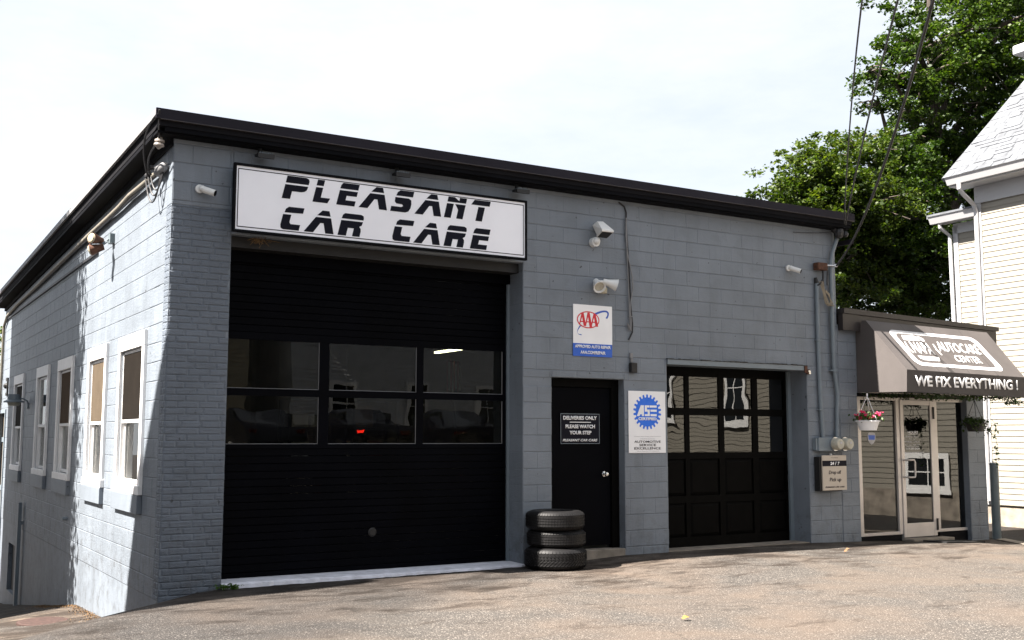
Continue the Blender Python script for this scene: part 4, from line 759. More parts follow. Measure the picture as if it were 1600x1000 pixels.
# vines and baskets
def leaves(pts, rad, n, size, seed=1, flat=.4):
    r = np.random.RandomState(seed); P_ = np.array(pts)[r.randint(0, len(pts), n)]+r.normal(0, 1, (n, 3))*np.array(rad)
    d1 = r.normal(0, 1, (n, 3)); d1 /= np.linalg.norm(d1, axis=1)[:, None]; d2 = r.normal(0, 1, (n, 3)); d2[:, 2] *= flat; d2 -= d1*(d1*d2).sum(1)[:, None]; d2 /= np.linalg.norm(d2, axis=1)[:, None]
    s = size*r.uniform(.6, 1.3, (n, 1)); a = P_-d1*s*.5; b = P_+d2*s*.32; c = P_+d1*s*.5; d = P_-d2*s*.32
    return np.stack([a, b, c, d], 1).reshape(-1, 3)
def leafobj(name, vs, m, parent=None):
    n = len(vs)//4; me = bpy.data.meshes.new(name); me.vertices.add(len(vs)); me.vertices.foreach_set('co', vs.astype(np.float32).ravel()); me.loops.add(n*4); me.loops.foreach_set('vertex_index', np.arange(n*4, dtype=np.int32))
    me.polygons.add(n); me.polygons.foreach_set('loop_start', np.arange(n, dtype=np.int32)*4); me.polygons.foreach_set('loop_total', np.full(n, 4, dtype=np.int32)); me.update(); me.validate(); me.materials.append(M[m]); return link(name, me, parent)
vt = thing('hanging_vine', 'thin string of vine leaves along the underside of the awning', 'vine', (11.6, -.6, 2.2))
pts = [(10.28+.1*i*.27, -.12, 2.20+.02*math.sin(i)) for i in range(0, 95)]+[(10.5+.05*i*.5, -.86, 2.17+.015*math.sin(i*1.7)) for i in range(0, 95)]+[(12.5+.02*i, -.9, 2.13-.004*abs(i-12)) for i in range(24)]
leafobj('leaves', leaves(pts, (.03, .03, .02), 1100, .045, 3), 'vine', vt)
g = MB(); g.tube(pts[:95:6], .004, 4); g.tube(pts[95:190:6], .004, 4); g.tube([(10.26, -.1, 2.2), (10.25, -.1, 2.08), (10.27, -.1, 1.98)], .004, 4); g.build('stem', 'bark', vt)
def basket(name, label, c, pot, r, h, petals, nleaf, trail, grp=None, cord='white'):
    t = thing(name, label, 'flower basket', c, grp); x, y, z = c
    g = MB(); g.lathe([(0, -h), (r*.72, -h), (r*.85, -h*.55), (r*.98, -.02), (r*1.06, -.02), (r*1.06, 0), (r*.98, 0), (r*.9, -.03), (0, -.03)], c, (0, 0, 1), 24); g.build('pot', pot, t, smooth=True)
    g = MB()
    for k in range(3): a = k*2.1+.5; g.cyl((x+r*math.cos(a), y+r*math.sin(a), z), (x, y, z+.36), .0045, n=5)
    g.cyl((x, y, z+.36), (x, y, z+.40), .012, n=6); g.build('hanger', cord, t)
    pts = [(x+r*.8*math.cos(a), y+r*.8*math.sin(a), z+.04) for a in np.arange(0, 6.2, .5)]+[(x, y, z+.06)]
    for k in range(trail): a = k*1.9; pts += [(x+r*1.1*math.cos(a), y+r*1.1*math.sin(a), z-.04*j) for j in range(1+k % 4)]
    leafobj('leaves', leaves(pts, (r*.28, r*.28, .03), nleaf, .05, int(x*10)), 'weed' if pot == 'white' else 'vine', t)
    if petals:
        rr = random.Random(9); g = MB()
        for k in range(petals):
            a = rr.uniform(0, 6.28); q = r*rr.uniform(.75, 1.15)
            cx, cy, cz = x+q*math.cos(a), y+q*math.sin(a), z+rr.uniform(.03, .12)
            for j in range(6): g.sphere((cx+rr.gauss(0, .014), cy+rr.gauss(0, .014), cz+rr.gauss(0, .012)), .014, 6, (1, 1, .7))
        g.build('flowers', 'flower' if pot == 'white' else 'petald', t)
    return t
basket('flower_basket', 'white hanging pot of pink flowers left of the glass door', (10.10, -.3, 1.815), 'white', .165, .145, 22, 260, 0)
b = basket('dark_basket', 'dark hanging pot of trailing greenery at the right end of the awning', (12.30, -.5, 1.79), 'darkmetal', .15, .13, 0, 420, 5, cord='cable')
g = MB(); g.tube([(12.30, -.5, 2.19), (12.32, -.5, 2.24)], .004); g.build('hook', 'darkmetal', b)
tv = [(12.62+.015*math.sin(i), -.62, 1.78-.035*i) for i in range(20)]; leafobj('trailing_leaves', leaves(tv, (.02, .02, .01), 80, .045, 12), 'weed', b)
g = MB(); g.tube([(12.46, -.55, 1.83), (12.56, -.6, 1.86)]+tv, .003, 4); g.build('trailing_stem', 'bark', b)
# porch lamp behind left pane
t = thing('sconce', 'warm lit wall sconce seen through the left storefront pane', 'lamp', (11.05, .9, 1.95))
g = MB(); g.lathe([(.05, -.10), (.06, -.08), (.06, .10), (.05, .12), (0, .12)], (11.05, 1.1, 1.97), (0, 0, 1), 16); g.build('shade', emis('sconce_glow', (1, .55, .18), 1.1), t)
g = MB(); g.cyl((11.05, 1.1, 1.87), (11.05, 1.1, 1.80), .03); g.build('base', 'darkmetal', t)
# ------------------------------------------------------------------ post, mat, padding
g = MB(); g.cyl((13.42, -.0, -.15), (13.42, -.0, 1.12), .068, n=20); bo = g.build('bollard', 'post', smooth=True); tag(bo, 'tall grey-green steel post at the right end of the office', 'bollard')
g = MB(); g.lathe([(.068, 1.121), (.074, 1.125), (.074, 1.145), (.05, 1.16), (0, 1.165)], (13.42, 0, 0), (0, 0, 1), 20); g.build('cap', 'post', bo, smooth=True)
g = MB(); x0, x1, y0, y1 = 11.35, 12.25, -.62, -.2
g.add([(x, y, gz(x, y)+.022) for x in (x0, (x0+x1)/2, x1) for y in (y0, y1)]+[(x, y, gz(x, y)-.01) for x in (x0, (x0+x1)/2, x1) for y in (y0, y1)], [(0, 2, 3, 1), (2, 4, 5, 3), (0, 6, 8, 2), (2, 8, 10, 4), (1, 7, 6, 0), (4, 10, 11, 5), (3, 9, 7, 1), (5, 11, 9, 3)]); tagged(g, 'door_mat', 'matr', 'black rubber mat on the asphalt before the glass door', 'mat')
g = MB(); g.add([(x+w, y, gz(x, y)+.016) for x, y in ((13.40, -.1), (12.6, -1.08), (11.8, -2.05)) for w in (-.16, .08)], [(0, 1, 3, 2), (2, 3, 5, 4)]); struct(g.build('concrete_strip', 'concrete'))
# ------------------------------------------------------------------ tyres
def tyre(label, cx, cy, z0, r, w, kind, rz, dx=0):
    t = thing('car_tyre', label, 'tyre', (cx, cy, z0), 'stack of three car tyres')
    h = w; sh = r*.16
    prof = [(r*.62, .004), (r*.66, 0), (r*.80, -.0), (r*.90, h*.06), (r*.965, h*.16), (r*.975, h*.22), (r*.975, h*.78), (r*.965, h*.84), (r*.90, h*.94), (r*.80, h), (r*.66, h), (r*.62, h-.004), (r*.60, h-.02), (r*.70, h*.7), (r*.76, h*.5), (r*.70, h*.3), (r*.60, .02), (r*.62, .004)]
    g = MB(); g.lathe(prof, (cx, cy, z0), (0, 0, 1), 48); g.build('tyre_body', 'rubber', t, smooth=True)
    g = MB(); n = 64 if kind != 'chevron' else 54
    def seg(a0, a1, b0, b1, ra=1.0, rb=1.0, sk=0.):
        P_ = []
        for rr_ in (.972, 1.0):
            for a, zz_, q in ((a0, b0, ra), (a1, b0, ra), (a1+sk, b1, rb), (a0+sk, b1, rb)):
                P_.append((cx+r*rr_*q*math.cos(a), cy+r*rr_*q*math.sin(a), z0+h*zz_))
        g.add(P_, [(4, 5, 6, 7), (0, 1, 5, 4), (1, 2, 6, 5), (2, 3, 7, 6), (3, 0, 4, 7)])
    st = 2*math.pi/n
    for k in range(n):
        a = k*st+rz
        seg(a, a+st*.72, .80, .90, 1.0, .945); seg(a, a+st*.72, .10, .20, .945, 1.0)
        if kind == 'rib':
            for b0, b1 in ((.23, .33), (.37, .47), (.51, .61), (.65, .77)): seg(a+(b0*.5)*st, a+st*(.93+b0*.5), b0, b1)
        else:
            for b0, b1, sk in ((.22, .36, .9), (.38, .50, .9), (.52, .62, -.5), (.64, .78, -.9)): seg(a, a+st*.70, b0, b1, sk=sk*st)
    g.build('tread', 'rubber', t)
tyre('chunky chevron-tread tyre at the bottom of the tyre stack', 4.535, -.375, gz(4.5, -.4)-.004, .372, .255, 'chevron', .1)
tyre('middle tyre of the stack beside the black delivery door', 4.562, -.352, gz(4.5, -.4)+.249, .352, .205, 'rib', .03)
tyre('ribbed tyre on top of the tyre stack', 4.536, -.366, gz(4.5, -.4)+.452, .353, .225, 'rib', .07)
# ------------------------------------------------------------------ garage interior, seen through the glass
t = thing('shop_ceiling_light', 'lit fluorescent tube seen inside through the top right pane', 'lamp', (5.4, 4, 2.9))
g = MB(); g.box(5.35, 5.47, 3.3, 4.5, 2.95, 3.0); g.build('housing', 'plast', t)
g = MB(); g.box(5.37, 5.45, 3.32, 4.48, 2.925, 2.949); g.build('tube', emis('fluorescent_glow', (1, 1, .92), 6), t)
g = MB(); g.cyl((5.41, 3.5, 3.0), (5.41, 3.5, 4.6), .006, n=4); g.cyl((5.41, 4.3, 3.0), (5.41, 4.3, 4.6), .006, n=4); g.build('suspension_wire', 'cable', t)
t = thing('flag', 'red and white striped flag hanging on a pole inside the garage', 'flag', (5.05, 3.3, 2.2))
g = MB(); g2_ = MB()
for k in range(8):
    x = 4.98+k*.03; zt = 2.72-.03*k*(k % 2)*.3; mb = g if k % 2 == 0 else g2_
    mb.add([(x, 3.3+.02*math.sin(k*1.5), zt), (x+.03, 3.3+.02*math.sin((k+1)*1.5), zt), (x+.045+.01*math.sin(k), 3.32, 2.25+.02*(k % 3)), (x+.015, 3.32, 2.25+.02*(k % 3))], [(0, 1, 2, 3)])
g.build('red_stripe', 'petald', t); g2_.build('white_stripe', 'plast', t)
g = MB(); g.cyl((5.06, 3.34, 2.75), (5.22, 3.34, 1.3), .012, n=6); g.build('pole', 'rope', t)
for i, (x, y) in enumerate(((2.05, 3.0), (3.55, 4.2), (6.9, 4.0))):
    t = thing('lift_column', ['dark vehicle lift column behind the left glass of the roll-up door', 'dark vehicle lift column behind the middle glass of the roll-up door', 'dark vehicle lift column behind the panelled garage door'][i], 'lift column', (x, y, 0), 'vehicle lift columns')
    g = MB(); g.box(x-.16, x+.16, y-.1, y+.1, .03, 3.6); g.build('column', 'black', t, bev=.01)
    g = MB(); g.box(x-.25, x+.25, y-.25, y+.25, .025, .045); g.build('base_plate', 'black', t); g = MB(); g.box(x-.7, x-.16, y-.06, y+.02, .25, .35); g.build('lift_arm', 'black', t)
t = thing('storage_shelf', 'metal shelf with boxes against the garage partition', 'shelf', (4.5, 6.5, 0)); g = MB()
for x in (3.6, 5.6):
    for y in (6.35, 6.85): g.box(x, x+.04, y, y+.04, .03, 2.2)
for z in (.5, 1.1, 1.7, 2.2): g.box(3.6, 5.64, 6.35, 6.89, z, z+.03)
g.build('frame', 'darkmetal', t); rr = random.Random(2)
for z in (.53, 1.13, 1.73):
    x = 3.66
    while x < 5.3: w = rr.uniform(.15, .4); h = rr.uniform(.15, .4); bb = MB(); bb.box(x, x+w, 6.4, 6.8, z, z+h); tagged(bb, 'carton', ['beige', 'potred', 'debris', 'darkmetal', 'tent'][rr.randint(0, 4)], 'carton on the %s board of the metal shelf inside the dim garage' % {.53: 'lowest', 1.13: 'middle', 1.73: 'upper'}[z], 'box', group='cartons on the garage shelf'); x += w+.05
# ------------------------------------------------------------------ neighbouring cream house, right
HA = R(-1.9)
hs = thing('cream_house', 'tall cream clapboard house with white trim and grey shingle roof', 'house', (15.5, 1.62, 0), rz=HA)
H = 6.05
g = MB(); g.box(.02, 7.6, -13, -.02, .32, H+.1); wl = g.build('siding_wall', 'siding', hs)
g = MB(); g.box(.04, 7.5, -12.98, -.04, -.6, .318); g.build('foundation', 'concrete', hs)
g = MB(); g.box(.36, 3.5, 0., .78, .32, 5.80); wl2 = g.build('rear_wing_wall', 'siding', hs)
g = MB(); g.box(.40, 3.5, 0., .74, -.6, .318); g.build('rear_wing_foundation', 'concrete', hs)
e = .105
def boards(x, y0, y1, z0, z1, par):
    z = z0
    me = None; L_ = y1-y0
    mb = MB(); mb.add([(-.019, 0, 0), (-.019, L_, 0), (-.006, L_, e+.01), (-.006, 0, e+.01), (0, 0, 0), (0, L_, 0)], [(0, 1, 2, 3), (0, 4, 5, 1)]); me = mb.mesh('siding_board'); me.materials.append(M['siding'])
    while z < z1: o = link('siding_board', me, par); o.location = (x, y0, z); z += e
boards(.02, -13, -.13, .335, H, wl); boards(.36, .0, .68, .335, 5.6, wl2)
g = MB(); g.box(-.012, .10, -.13, .0, .33, H); g.build('corner_board', 'sidingt', hs)
g = MB(); g.box(.325, .44, .68, .795, .33, 5.75); g.build('wing_corner_board', 'sidingt', hs)
g = MB(); g.box(-.015, .02, -13, -.0, H, H+.30); g.box(-.03, -.016, -13, -.0, H-.03, H+.02); g.build('frieze_board', 'sidingt', hs)
g = MB(); g.box(-.40, .02, -13, .25, H+.302, H+.33); g.build('soffit', 'sidingt', hs)
g = MB(); g.prism([(-.46, .25, H+.33), (-.52, .25, H+.46), (-.54, .25, H+.47), (-.42, .25, H+.47), (-.40, .25, H+.33)], (0, -13.3, 0)); g.build('gutter', 'sidingt', hs)
g = MB(); g.tube([(-.46, -.02, H+.35), (-.46, -.02, H+.22), (-.36, -.03, H+.12), (-.10, -.05, H-.06), (-.045, -.05, H-.2), (-.045, -.05, .4)], .042, 8); g.build('downspout', 'sidingt', hs)
rs = 2.24/2.48; ex, ez = -.50, H+.48
g = MB(); yl = .34; g.prism([(ex, yl, ez), (3.9, yl, ez+(3.9-ex)*rs), (8.3, yl, ez), (8.2, yl, ez-.08), (3.9, yl, ez+(3.9-ex)*rs-.14), (ex+.05, yl, ez-.06)], (0, -13.5, 0)); rfm = g.build('roof', 'shingle', hs)
g = MB(); sv = Vector((1, 0, rs)).normalized(); nv = Vector((-rs, 0, 1)).normalized(); rr = random.Random(4); exq = .145
g1 = MB(); k = 0; L_ = (3.9-ex)/sv.x
while k*exq < L_-.1:
    y = .34-(.17 if k % 2 else 0)-rr.uniform(0, .05)
    while y > -8:
        w = .30+rr.uniform(-.1, .1); p = Vector((ex, y, ez))+sv*(k*exq)+nv*.002; up_ = sv*(exq+.01); wv = Vector((0, -w+.012, 0)); th = nv*(.006 if rr.random() < .6 else .016)
        (g1).add([p+th, p+th+wv, p+wv+up_+nv*.004, p+up_+nv*.004, p, p+wv], [(0, 1, 2, 3), (4, 5, 1, 0), (0, 3, 4)]); y -= w
    k += 1
g1.build('shingle_courses', 'shingle', rfm, kind='stuff')
g = MB(); g.prism([(-.02, -.02, H+.1), (7.62, -.02, H+.1), (3.9, -.02, ez+(3.9-ex)*rs-.2)], (0, -.05, 0)); g.build('gable_wall', 'siding', hs)
g = MB(); g.prism([(-.05, 1.10, 5.99), (3.0, 1.10, 6.6), (3.0, 1.10, 6.5), (-.05, 1.10, 5.91)], (0, -1.08, 0)); g.build('rear_wing_roof', 'shingle', hs)
g = MB(); g.prism([(.0, 1.06, 5.80), (-.06, 1.06, 5.93), (-.08, 1.06, 5.945), (.06, 1.06, 5.945), (.06, 1.06, 5.80)], (0, -1.04, 0)); g.box(.06, .34, .02, 1.0, 5.82, 5.85); g.box(.325, .355, .02, .78, 5.6, 5.80); g.build('rear_wing_gutter', 'sidingt', hs)
g = MB(); g.tube([(.05, .88, 5.82), (.07, .88, 5.72), (.27, .82, 5.56), (.29, .80, .4)], .038, 8); g.build('rear_wing_downspout', 'sidingt', hs)
g = MB(); g.box(2.25, 5.5, -6, .02, 7.6, 9.40); dw = g.build('upper_dormer', 'siding', hs); g = MB(); g.box(1.84, 6, -6.4, .36, 9.405, 9.60); g.box(2.15, 2.30, -.12, .04, 8.4, 9.40); g.build('upper_dormer_eave', 'sidingt', dw, bev=.02)
g = MB(); g.box(-.004, .3, -12.9, -1.3, -.5, .545); g.build('foundation_step', 'concrete', hs)
for y0, y1, z0, z1 in ((-4.82, -3.72, .53, 1.27), (-9.22, -8.45, 1.9, 3.5), (-11.9, -10.95, 1.9, 3.5)):
    f = .11; x = -.035; ww = MB(); ww.box(x-.03, x, y0-.03, y1+.03, z0-.05, z0+.03); wn = ww.build('window', 'trimw', hs)
    for q in ((y0, y1, z1-f, z1), (y0, y0+f, z0+.031, z1-f-.001), (y1-f, y1, z0+.031, z1-f-.001), (y0+f+.001, y1-f-.001, z0+.031, z0+f)): g = MB(); g.box(x-.02, x+.005, *q); g.build('casing', 'trimw', wn)
    g = MB(); g.box(x-.004, x, y0+f, y1-f, z0+f, z1-f); g.build('pane', 'carg', wn)
    g = MB(); ym, zm = (y0+y1)/2, (z0+z1)/2; g.box(x-.012, x-.005, y0+f, y1-f, zm-.012, zm+.012); g.box(x-.012, x-.005, ym-.012, ym+.012, z0+f, zm-.013); g.box(x-.012, x-.005, ym-.012, ym+.012, zm+.013, z1-f); g.build('muntin', 'trimw', wn)
# ------------------------------------------------------------------ trees
def tree(name, label, base, blobs, nclump, per, size, trunk_r, m, seed, crad=.42, group=None):
    t = thing(name, label, 'tree', base, group); r = np.random.RandomState(seed); bx, by, bz = base
    vol = np.array([b[3]*b[4]*b[5] for b in blobs])**.75; pick = r.choice(len(blobs), nclump, p=vol/vol.sum()); Bc = np.array(blobs)[pick]
    d = r.normal(0, 1, (nclump, 3)); d /= np.linalg.norm(d, axis=1)[:, None]; rad = r.uniform(.1, 1, (nclump, 1))**.45*(1+.24*r.normal(0, 1, (nclump, 1)))
    cc = Bc[:, :3]+d*rad*Bc[:, 3:6]; n = nclump*per; ci = np.repeat(np.arange(nclump), per)
    cs = crad*r.uniform(.5, 1.35, (nclump, 1))*np.array([1, 1, .45]); tl = r.normal(0, .22, (nclump, 2))
    o = r.normal(0, 1, (n, 3)); o /= (1e-6+np.linalg.norm(o, axis=1)[:, None]); o *= r.uniform(0, 1, (n, 1))**.5; o = o*cs[ci]; o[:, 2] += (o[:, :2]*tl[ci]).sum(1)
    P_ = cc[ci]+o
    nn = r.normal(0, .65, (n, 3))+np.array([0, 0, 1.]); nn /= np.linalg.norm(nn, axis=1)[:, None]; a = r.normal(0, 1, (n, 3)); a -= nn*(a*nn).sum(1)[:, None]; a /= np.linalg.norm(a, axis=1)[:, None]; b = np.cross(nn, a)
    s = size*r.uniform(.55, 1.25, (n, 1)); v = np.stack([P_-a*s*.55, P_+b*s*.36-nn*s*.08, P_+a*s*.55, P_-b*s*.36-nn*s*.08], 1).reshape(-1, 3)
    leafobj('crown', v, m, t)
    g = MB(); top = max(b[2] for b in blobs); tx = np.mean([b[0] for b in blobs]); ty = np.mean([b[1] for b in blobs])
    tp = [Vector((bx, by, bz-.3)).lerp(Vector((tx, ty, top)), i/8)+Vector((math.sin(i*1.3)*.18, math.cos(i*1.7)*.18, 0))*(i > 0) for i in range(9)]; g.tube(tp, [trunk_r*(1-.1*i) for i in range(9)], 8); g.build('trunk', 'bark', t, smooth=True)
    g = MB()
    for i, b in enumerate(blobs):
        s_ = tp[min(7, 2+i % 5)]; c = Vector(b[:3]); g.tube([s_, s_.lerp(c, .5)+Vector((0, 0, .3)), c], [trunk_r*.4, trunk_r*.25, trunk_r*.1], 6)
        for k in range(5): dd_ = Vector(r.normal(0, 1, 3)).normalized(); g.tube([c, c+Vector((dd_.x*b[3]*.55, dd_.y*b[4]*.55, dd_.z*b[5]*.4+.1)), c+Vector((dd_.x*b[3], dd_.y*b[4], dd_.z*b[5]*.8))], [trunk_r*.14, trunk_r*.07, .012], 5)
    g.build('limbs', 'bark', t)
def onray(px, py, dep):
    d = fw+rt2*((px-800)/1707.06)-up2*((py-500)/1707.06); return CP+d*dep
def blob(px, py, dep, rx, rz, ry=None): c = onray(px, py, dep); return (c.x, c.y, c.z, rx, ry or rx, rz)
tree('maple_tree', 'tall dark green maple rising behind the cream house', (22.5, 9.5, 0), [blob(1560, 40, 31, 2.6, 1.9), blob(1470, 60, 30, 1.6, 1.2), blob(1440, 120, 29.5, 1.5, .8), blob(1400, 130, 29, .9, .35), blob(1352, 118, 29, .75, .28), blob(1350, 225, 28.5, .7, .35), blob(1400, 215, 29, .8, .4), blob(1375, 165, 29, .8, .25), blob(1425, 190, 29.5, .8, .3), blob(1420, 60, 29.5, .8, .6), blob(1520, 150, 31, 2.4, 1.5), blob(1590, 170, 31, 2.4, 1.6), blob(1500, 240, 31, 2.3, 1.3), blob(1440, 250, 30, 1.1, .9), blob(1480, 330, 31, 2.4, 1.6), blob(1590, 300, 32, 2.6, 2.0), blob(1460, 420, 31, 2.2, 1.5), blob(1540, -40, 31, 2.6, 1.6), blob(1620, 60, 33, 2.5, 2.5)], 1800, 74, .112, .34, 'foliage', 11, .34)
tree('mid_maple', 'mid green tree directly behind the office roof', (19.0, 11.0, 0), [blob(1370, 300, 28, 1.7, 1.3), blob(1400, 390, 28, 2.0, 1.4), blob(1360, 430, 28, 1.7, 1.2), blob(1440, 460, 28, 2.0, 1.2), blob(1330, 360, 27, 1.2, 1.0), blob(1410, 250, 29, .9, .5)], 900, 74, .105, .25, 'foliage', 21, .34)
tree('light_green_tree', 'lighter yellow-green tree above the right end of the roof', (15.5, 11.5, 0), [blob(1275, 262, 26, 1.05, .75), blob(1300, 300, 26, 1.6, .8), blob(1238, 305, 26, .8, .35), blob(1340, 330, 26, 1.3, .9), blob(1345, 245, 27, .9, .7), blob(1262, 330, 26, 1.5, .5), blob(1330, 400, 26, 1.1, 1.4)], 620, 66, .095, .2, 'foliage2', 31, .28)
tree('far_left_tree', 'bright green tree beyond the far end of the side wall', (.2, 26, -2.6), [(.1, 26, 3.2, 1.3, 1.5, 2.2), (-.3, 26, 1.2, 1.4, 1.5, 2.0), (.3, 27, 4.6, .9, .9, .8)], 260, 60, .15, .16, 'foliage2', 41, .36)
# ------------------------------------------------------------------ overhead wires
def wire(label, a, pxs, zz, ext, r):
    a = Vector(a); ray = lambda px, py: fw+rt2*((px-800)/1707.06)-up2*((py-500)/1707.06)
    d = ray(*pxs[0]); b = CP+d*((zz-CP.z)/d.z); hd = Vector((b.x-a.x, b.y-a.y, 0)); Lh = hd.length; hd /= Lh; nn_ = Vector((-hd.y, hd.x, 0)); ss = [0.]; zs_ = [a.z]
    for q in pxs: d = ray(*q); p = CP+d*((a-CP).dot(nn_)/d.dot(nn_)); ss.append((p-a).dot(hd)); zs_.append(p.z)
    co = np.polyfit(ss, zs_, 2); sl_ = max(.05, float(np.polyval(np.polyder(co), Lh))); pts = []
    for i in range(33):
        s_ = Lh*ext*i/32
        z_ = float(np.polyval(co, s_)) if s_ < Lh*1.05 else float(np.polyval(co, Lh*1.05))+sl_*(s_-Lh*1.05)*.7
        if i == 0: z_ = a.z
        pts.append(a+hd*s_+Vector((0, 0, z_-a.z)))
    g = MB(); g.tube(pts, r, 6); return tagged(g, 'overhead_wire', 'cable', label, 'cable', group='overhead service wires')
wire('leftmost overhead wire rising from the right roof corner', (9.80, -.24, 4.74), [(1346, 0), (1334, 140), (1327, 210), (1322, 262)], 5.55, 2.6, .009)
wire('middle overhead wire rising from the right roof corner', (9.80, -.26, 4.72), [(1402, 0), (1371, 133), (1348, 217)], 5.55, 2.6, .011)
wire('thick right overhead wire from the small cable box', (9.76, -.1, 4.12), [(1458, 0), (1421.5, 129), (1404, 192), (1369, 290), (1348, 343)], 5.3, 2.6, .016)
t = thing('utility_pole', 'wooden utility pole across the lot behind the viewer', 'pole', (-6.0, -17.5, 0)); g = MB(); g.cyl((-6, -17.5, -.2), (-6, -17.5, 9), .17, .12, 12); g.build('shaft', 'bark', t); g = MB(); g.box(-7, -5, -17.56, -17.44, 8.1, 8.22); g.build('crossarm', 'bark', t)
# ------------------------------------------------------------------ litter
rr = random.Random(8)
for i, (x, y, m, lb) in enumerate(((3.45, -4.05, 'leafy', 'small orange-yellow leaf lying alone on the bright asphalt'), (9.0, -.85, 'leafb', 'curled brown leaf on the asphalt before the second garage door'), (8.8, -1.0, 'leafb', 'dry brown leaf just left of the curled one near the wall'))):
    g = MB(); z = gz(x, y)+.02; g.add([(x-.035, y, z), (x-.01, y-.02, z+.015), (x+.035, y, z+.01), (x+.0, y+.035, z+.025), (x-.03, y+.03, z)], [(0, 1, 3, 4), (1, 2, 3)]); tagged(g, 'fallen_leaf', m, lb, 'leaf', group='fallen leaves on the asphalt')
dn = []
for i in range(1500):
    y = rr.uniform(1.3, 7.5); x = -abs(rr.gauss(0, .08 if y > 3 else .14))-.01; dn.append((x, y, gz(x, y)+.02))
leafobj('dry_needles', leaves(dn, (.02, .02, .003), 1500, .018, 5, .2), 'debris'); bpy.data.objects['dry_needles']['kind'] = 'stuff'; tag(bpy.data.objects['dry_needles'], 'orange dry needles gathered along the foot of the side wall', 'needles')
wp = [(.70+rr.gauss(0, .05), -.10+rr.gauss(0, .02), gz(.7, -.1)+.03) for _ in range(50)]; leafobj('weed_tuft', leaves(wp, (.03, .015, .012), 130, .035, 6), 'weed'); tag(bpy.data.objects['weed_tuft'], 'tiny green weed at the left end of the white threshold', 'weed')
wp = [(-.03+rr.gauss(0, .02), 1.75+rr.gauss(0, .05), gz(0, 1.7)+.04) for _ in range(30)]; leafobj('yellow_weed', leaves(wp, (.02, .03, .02), 60, .035, 7), 'weed'); tag(bpy.data.objects['yellow_weed'], 'small yellow-green weed at the foot of the sunlit side wall', 'weed')
cxm, cym = -.62, 3.0; g = MB(); g.lathe([(0, .012), (.27, .012), (.28, .006), (.30, .006), (.30, -.02)], (cxm, cym, gz(cxm, cym)+.016), (.0, -.02, 1), 32); tagged(g, 'manhole_cover', 'iron', 'round rusty iron cover in the path beside the side wall', 'manhole cover')
# ------------------------------------------------------------------ surroundings that the panes reflect, and unseen shapes added to shade the walls
def house(name, label, x0, x1, y0, y1, z0, h, m, face, wins, ridge='x', rh=2.5, loc=None):
    t = thing(name, label, 'house', ((x0+x1)/2, (y0+y1)/2, z0)); g = MB(); g.box(x0, x1, y0, y1, z0+.45, z0+h); w = g.build('wall', m, t)
    g = MB(); g.box(x0+.03, x1-.03, y0+.03, y1-.03, z0-1, z0+.449); g.build('foundation', 'concrete', t)
    g = MB(); o = .4; ym = (y0+y1)/2; g.prism([(x0-o, y0-o, z0+h-.05), (x0-o, ym, z0+h+rh), (x0-o, y1+o, z0+h-.05)], (x1-x0+2*o, 0, 0)); g.build('roof', 'shingle', t)
    g = MB(); z = z0+.45; yy = y1 if face > 0 else y0
    while z < z0+h-.1: g.add([(x0, yy+face*.03, z), (x1, yy+face*.03, z), (x1, yy+face*.004, z+.125), (x0, yy+face*.004, z+.125), (x0, yy, z), (x1, yy, z)], [(0, 1, 2, 3), (0, 4, 5, 1)]); z += .125
    g.build('siding_courses', m, w, kind='stuff')
    for a, b, c, d in wins:
        f = .13; g = MB(); y_ = yy+face*.032; q = lambda A, B, Cc, D, e0=0., e1=.05: g.box(A, B, min(y_+face*e0, y_+face*e1), max(y_+face*e0, y_+face*e1), Cc, D)
        q(a, b, d-f, d); q(a-.03, b+.03, c-.05, c+.06, 0, .08); q(a, a+f, c+.06, d-f); q(b-f, b, c+.06, d-f); q(a+f, b-f, (c+d)/2-.02, (c+d)/2+.02, 0, .03); q((a+b)/2-.012, (a+b)/2+.012, c+.06, d-f, 0, .02); ww = g.build('window', 'trimw', t)
        g = MB(); g.box(a+f, b-f, min(y_, y_+face*.008), max(y_, y_+face*.008), c+.06, d-f); g.build('pane', 'carg', ww)
    return t
house('opposite_house', 'tan clapboard house across the street, mirrored in the roll-up door panes', -3, 9, -34, -25, .75, 6.8, 'tansid', 1, [(0, 1, 1.9, 3.6), (4, 5, 1.9, 3.6), (6.5, 7.5, 1.9, 3.6), (2, 3, 4.6, 6.2), (6, 7, 4.6, 6.2)])
house('white_house', 'pale house across the street beside the tan one', 10.5, 20, -33, -25, .75, 6.2, 'tent', 1, [(12, 13, 1.9, 3.6), (15, 16, 1.9, 3.6), (18, 19, 1.9, 3.6)])
t = thing('left_neighbour_house', 'tall neighbouring house left of the side path', 'house', (-6.5, 9.3, -1.2)); g = MB(); g.box(-9.5, -3.6, 5.95, 13.2, -2.5, 9.0); g.build('wall', 'tent', t); g = MB(); g.prism([(-9.7, 5.8, 9.01), (-9.7, 9.5, 11.2), (-9.7, 13.4, 9.01)], (6.3, 0, 0)); g.build('roof', 'shingle', t)
t = thing('wall_shadow_caster', 'unseen barn-shaped block outlined to cast the shadow on the side wall', 'barn', (-8, -1, -.8)); X = -6.2  # unseen mass added here, outlined so its shadow falls on the side wall
k_ = 1.2*6.2; o_ = .07*6.2
OUT = [(1.55, -.49), (1.06, .95), (.36, 2.11), (.02, 2.65), (-.25, 2.5), (-.7, .6), (-1.2, -.8)]
PR = [(1.55+o_, -2)]+[(y+o_, z+k_) for y, z in OUT]+[(-1.2+o_, -2)]
g = MB(); g.prism([(X, y, z) for y, z in PR], (-3.5, 0, 0)); g.build('wall', 'tent', t)
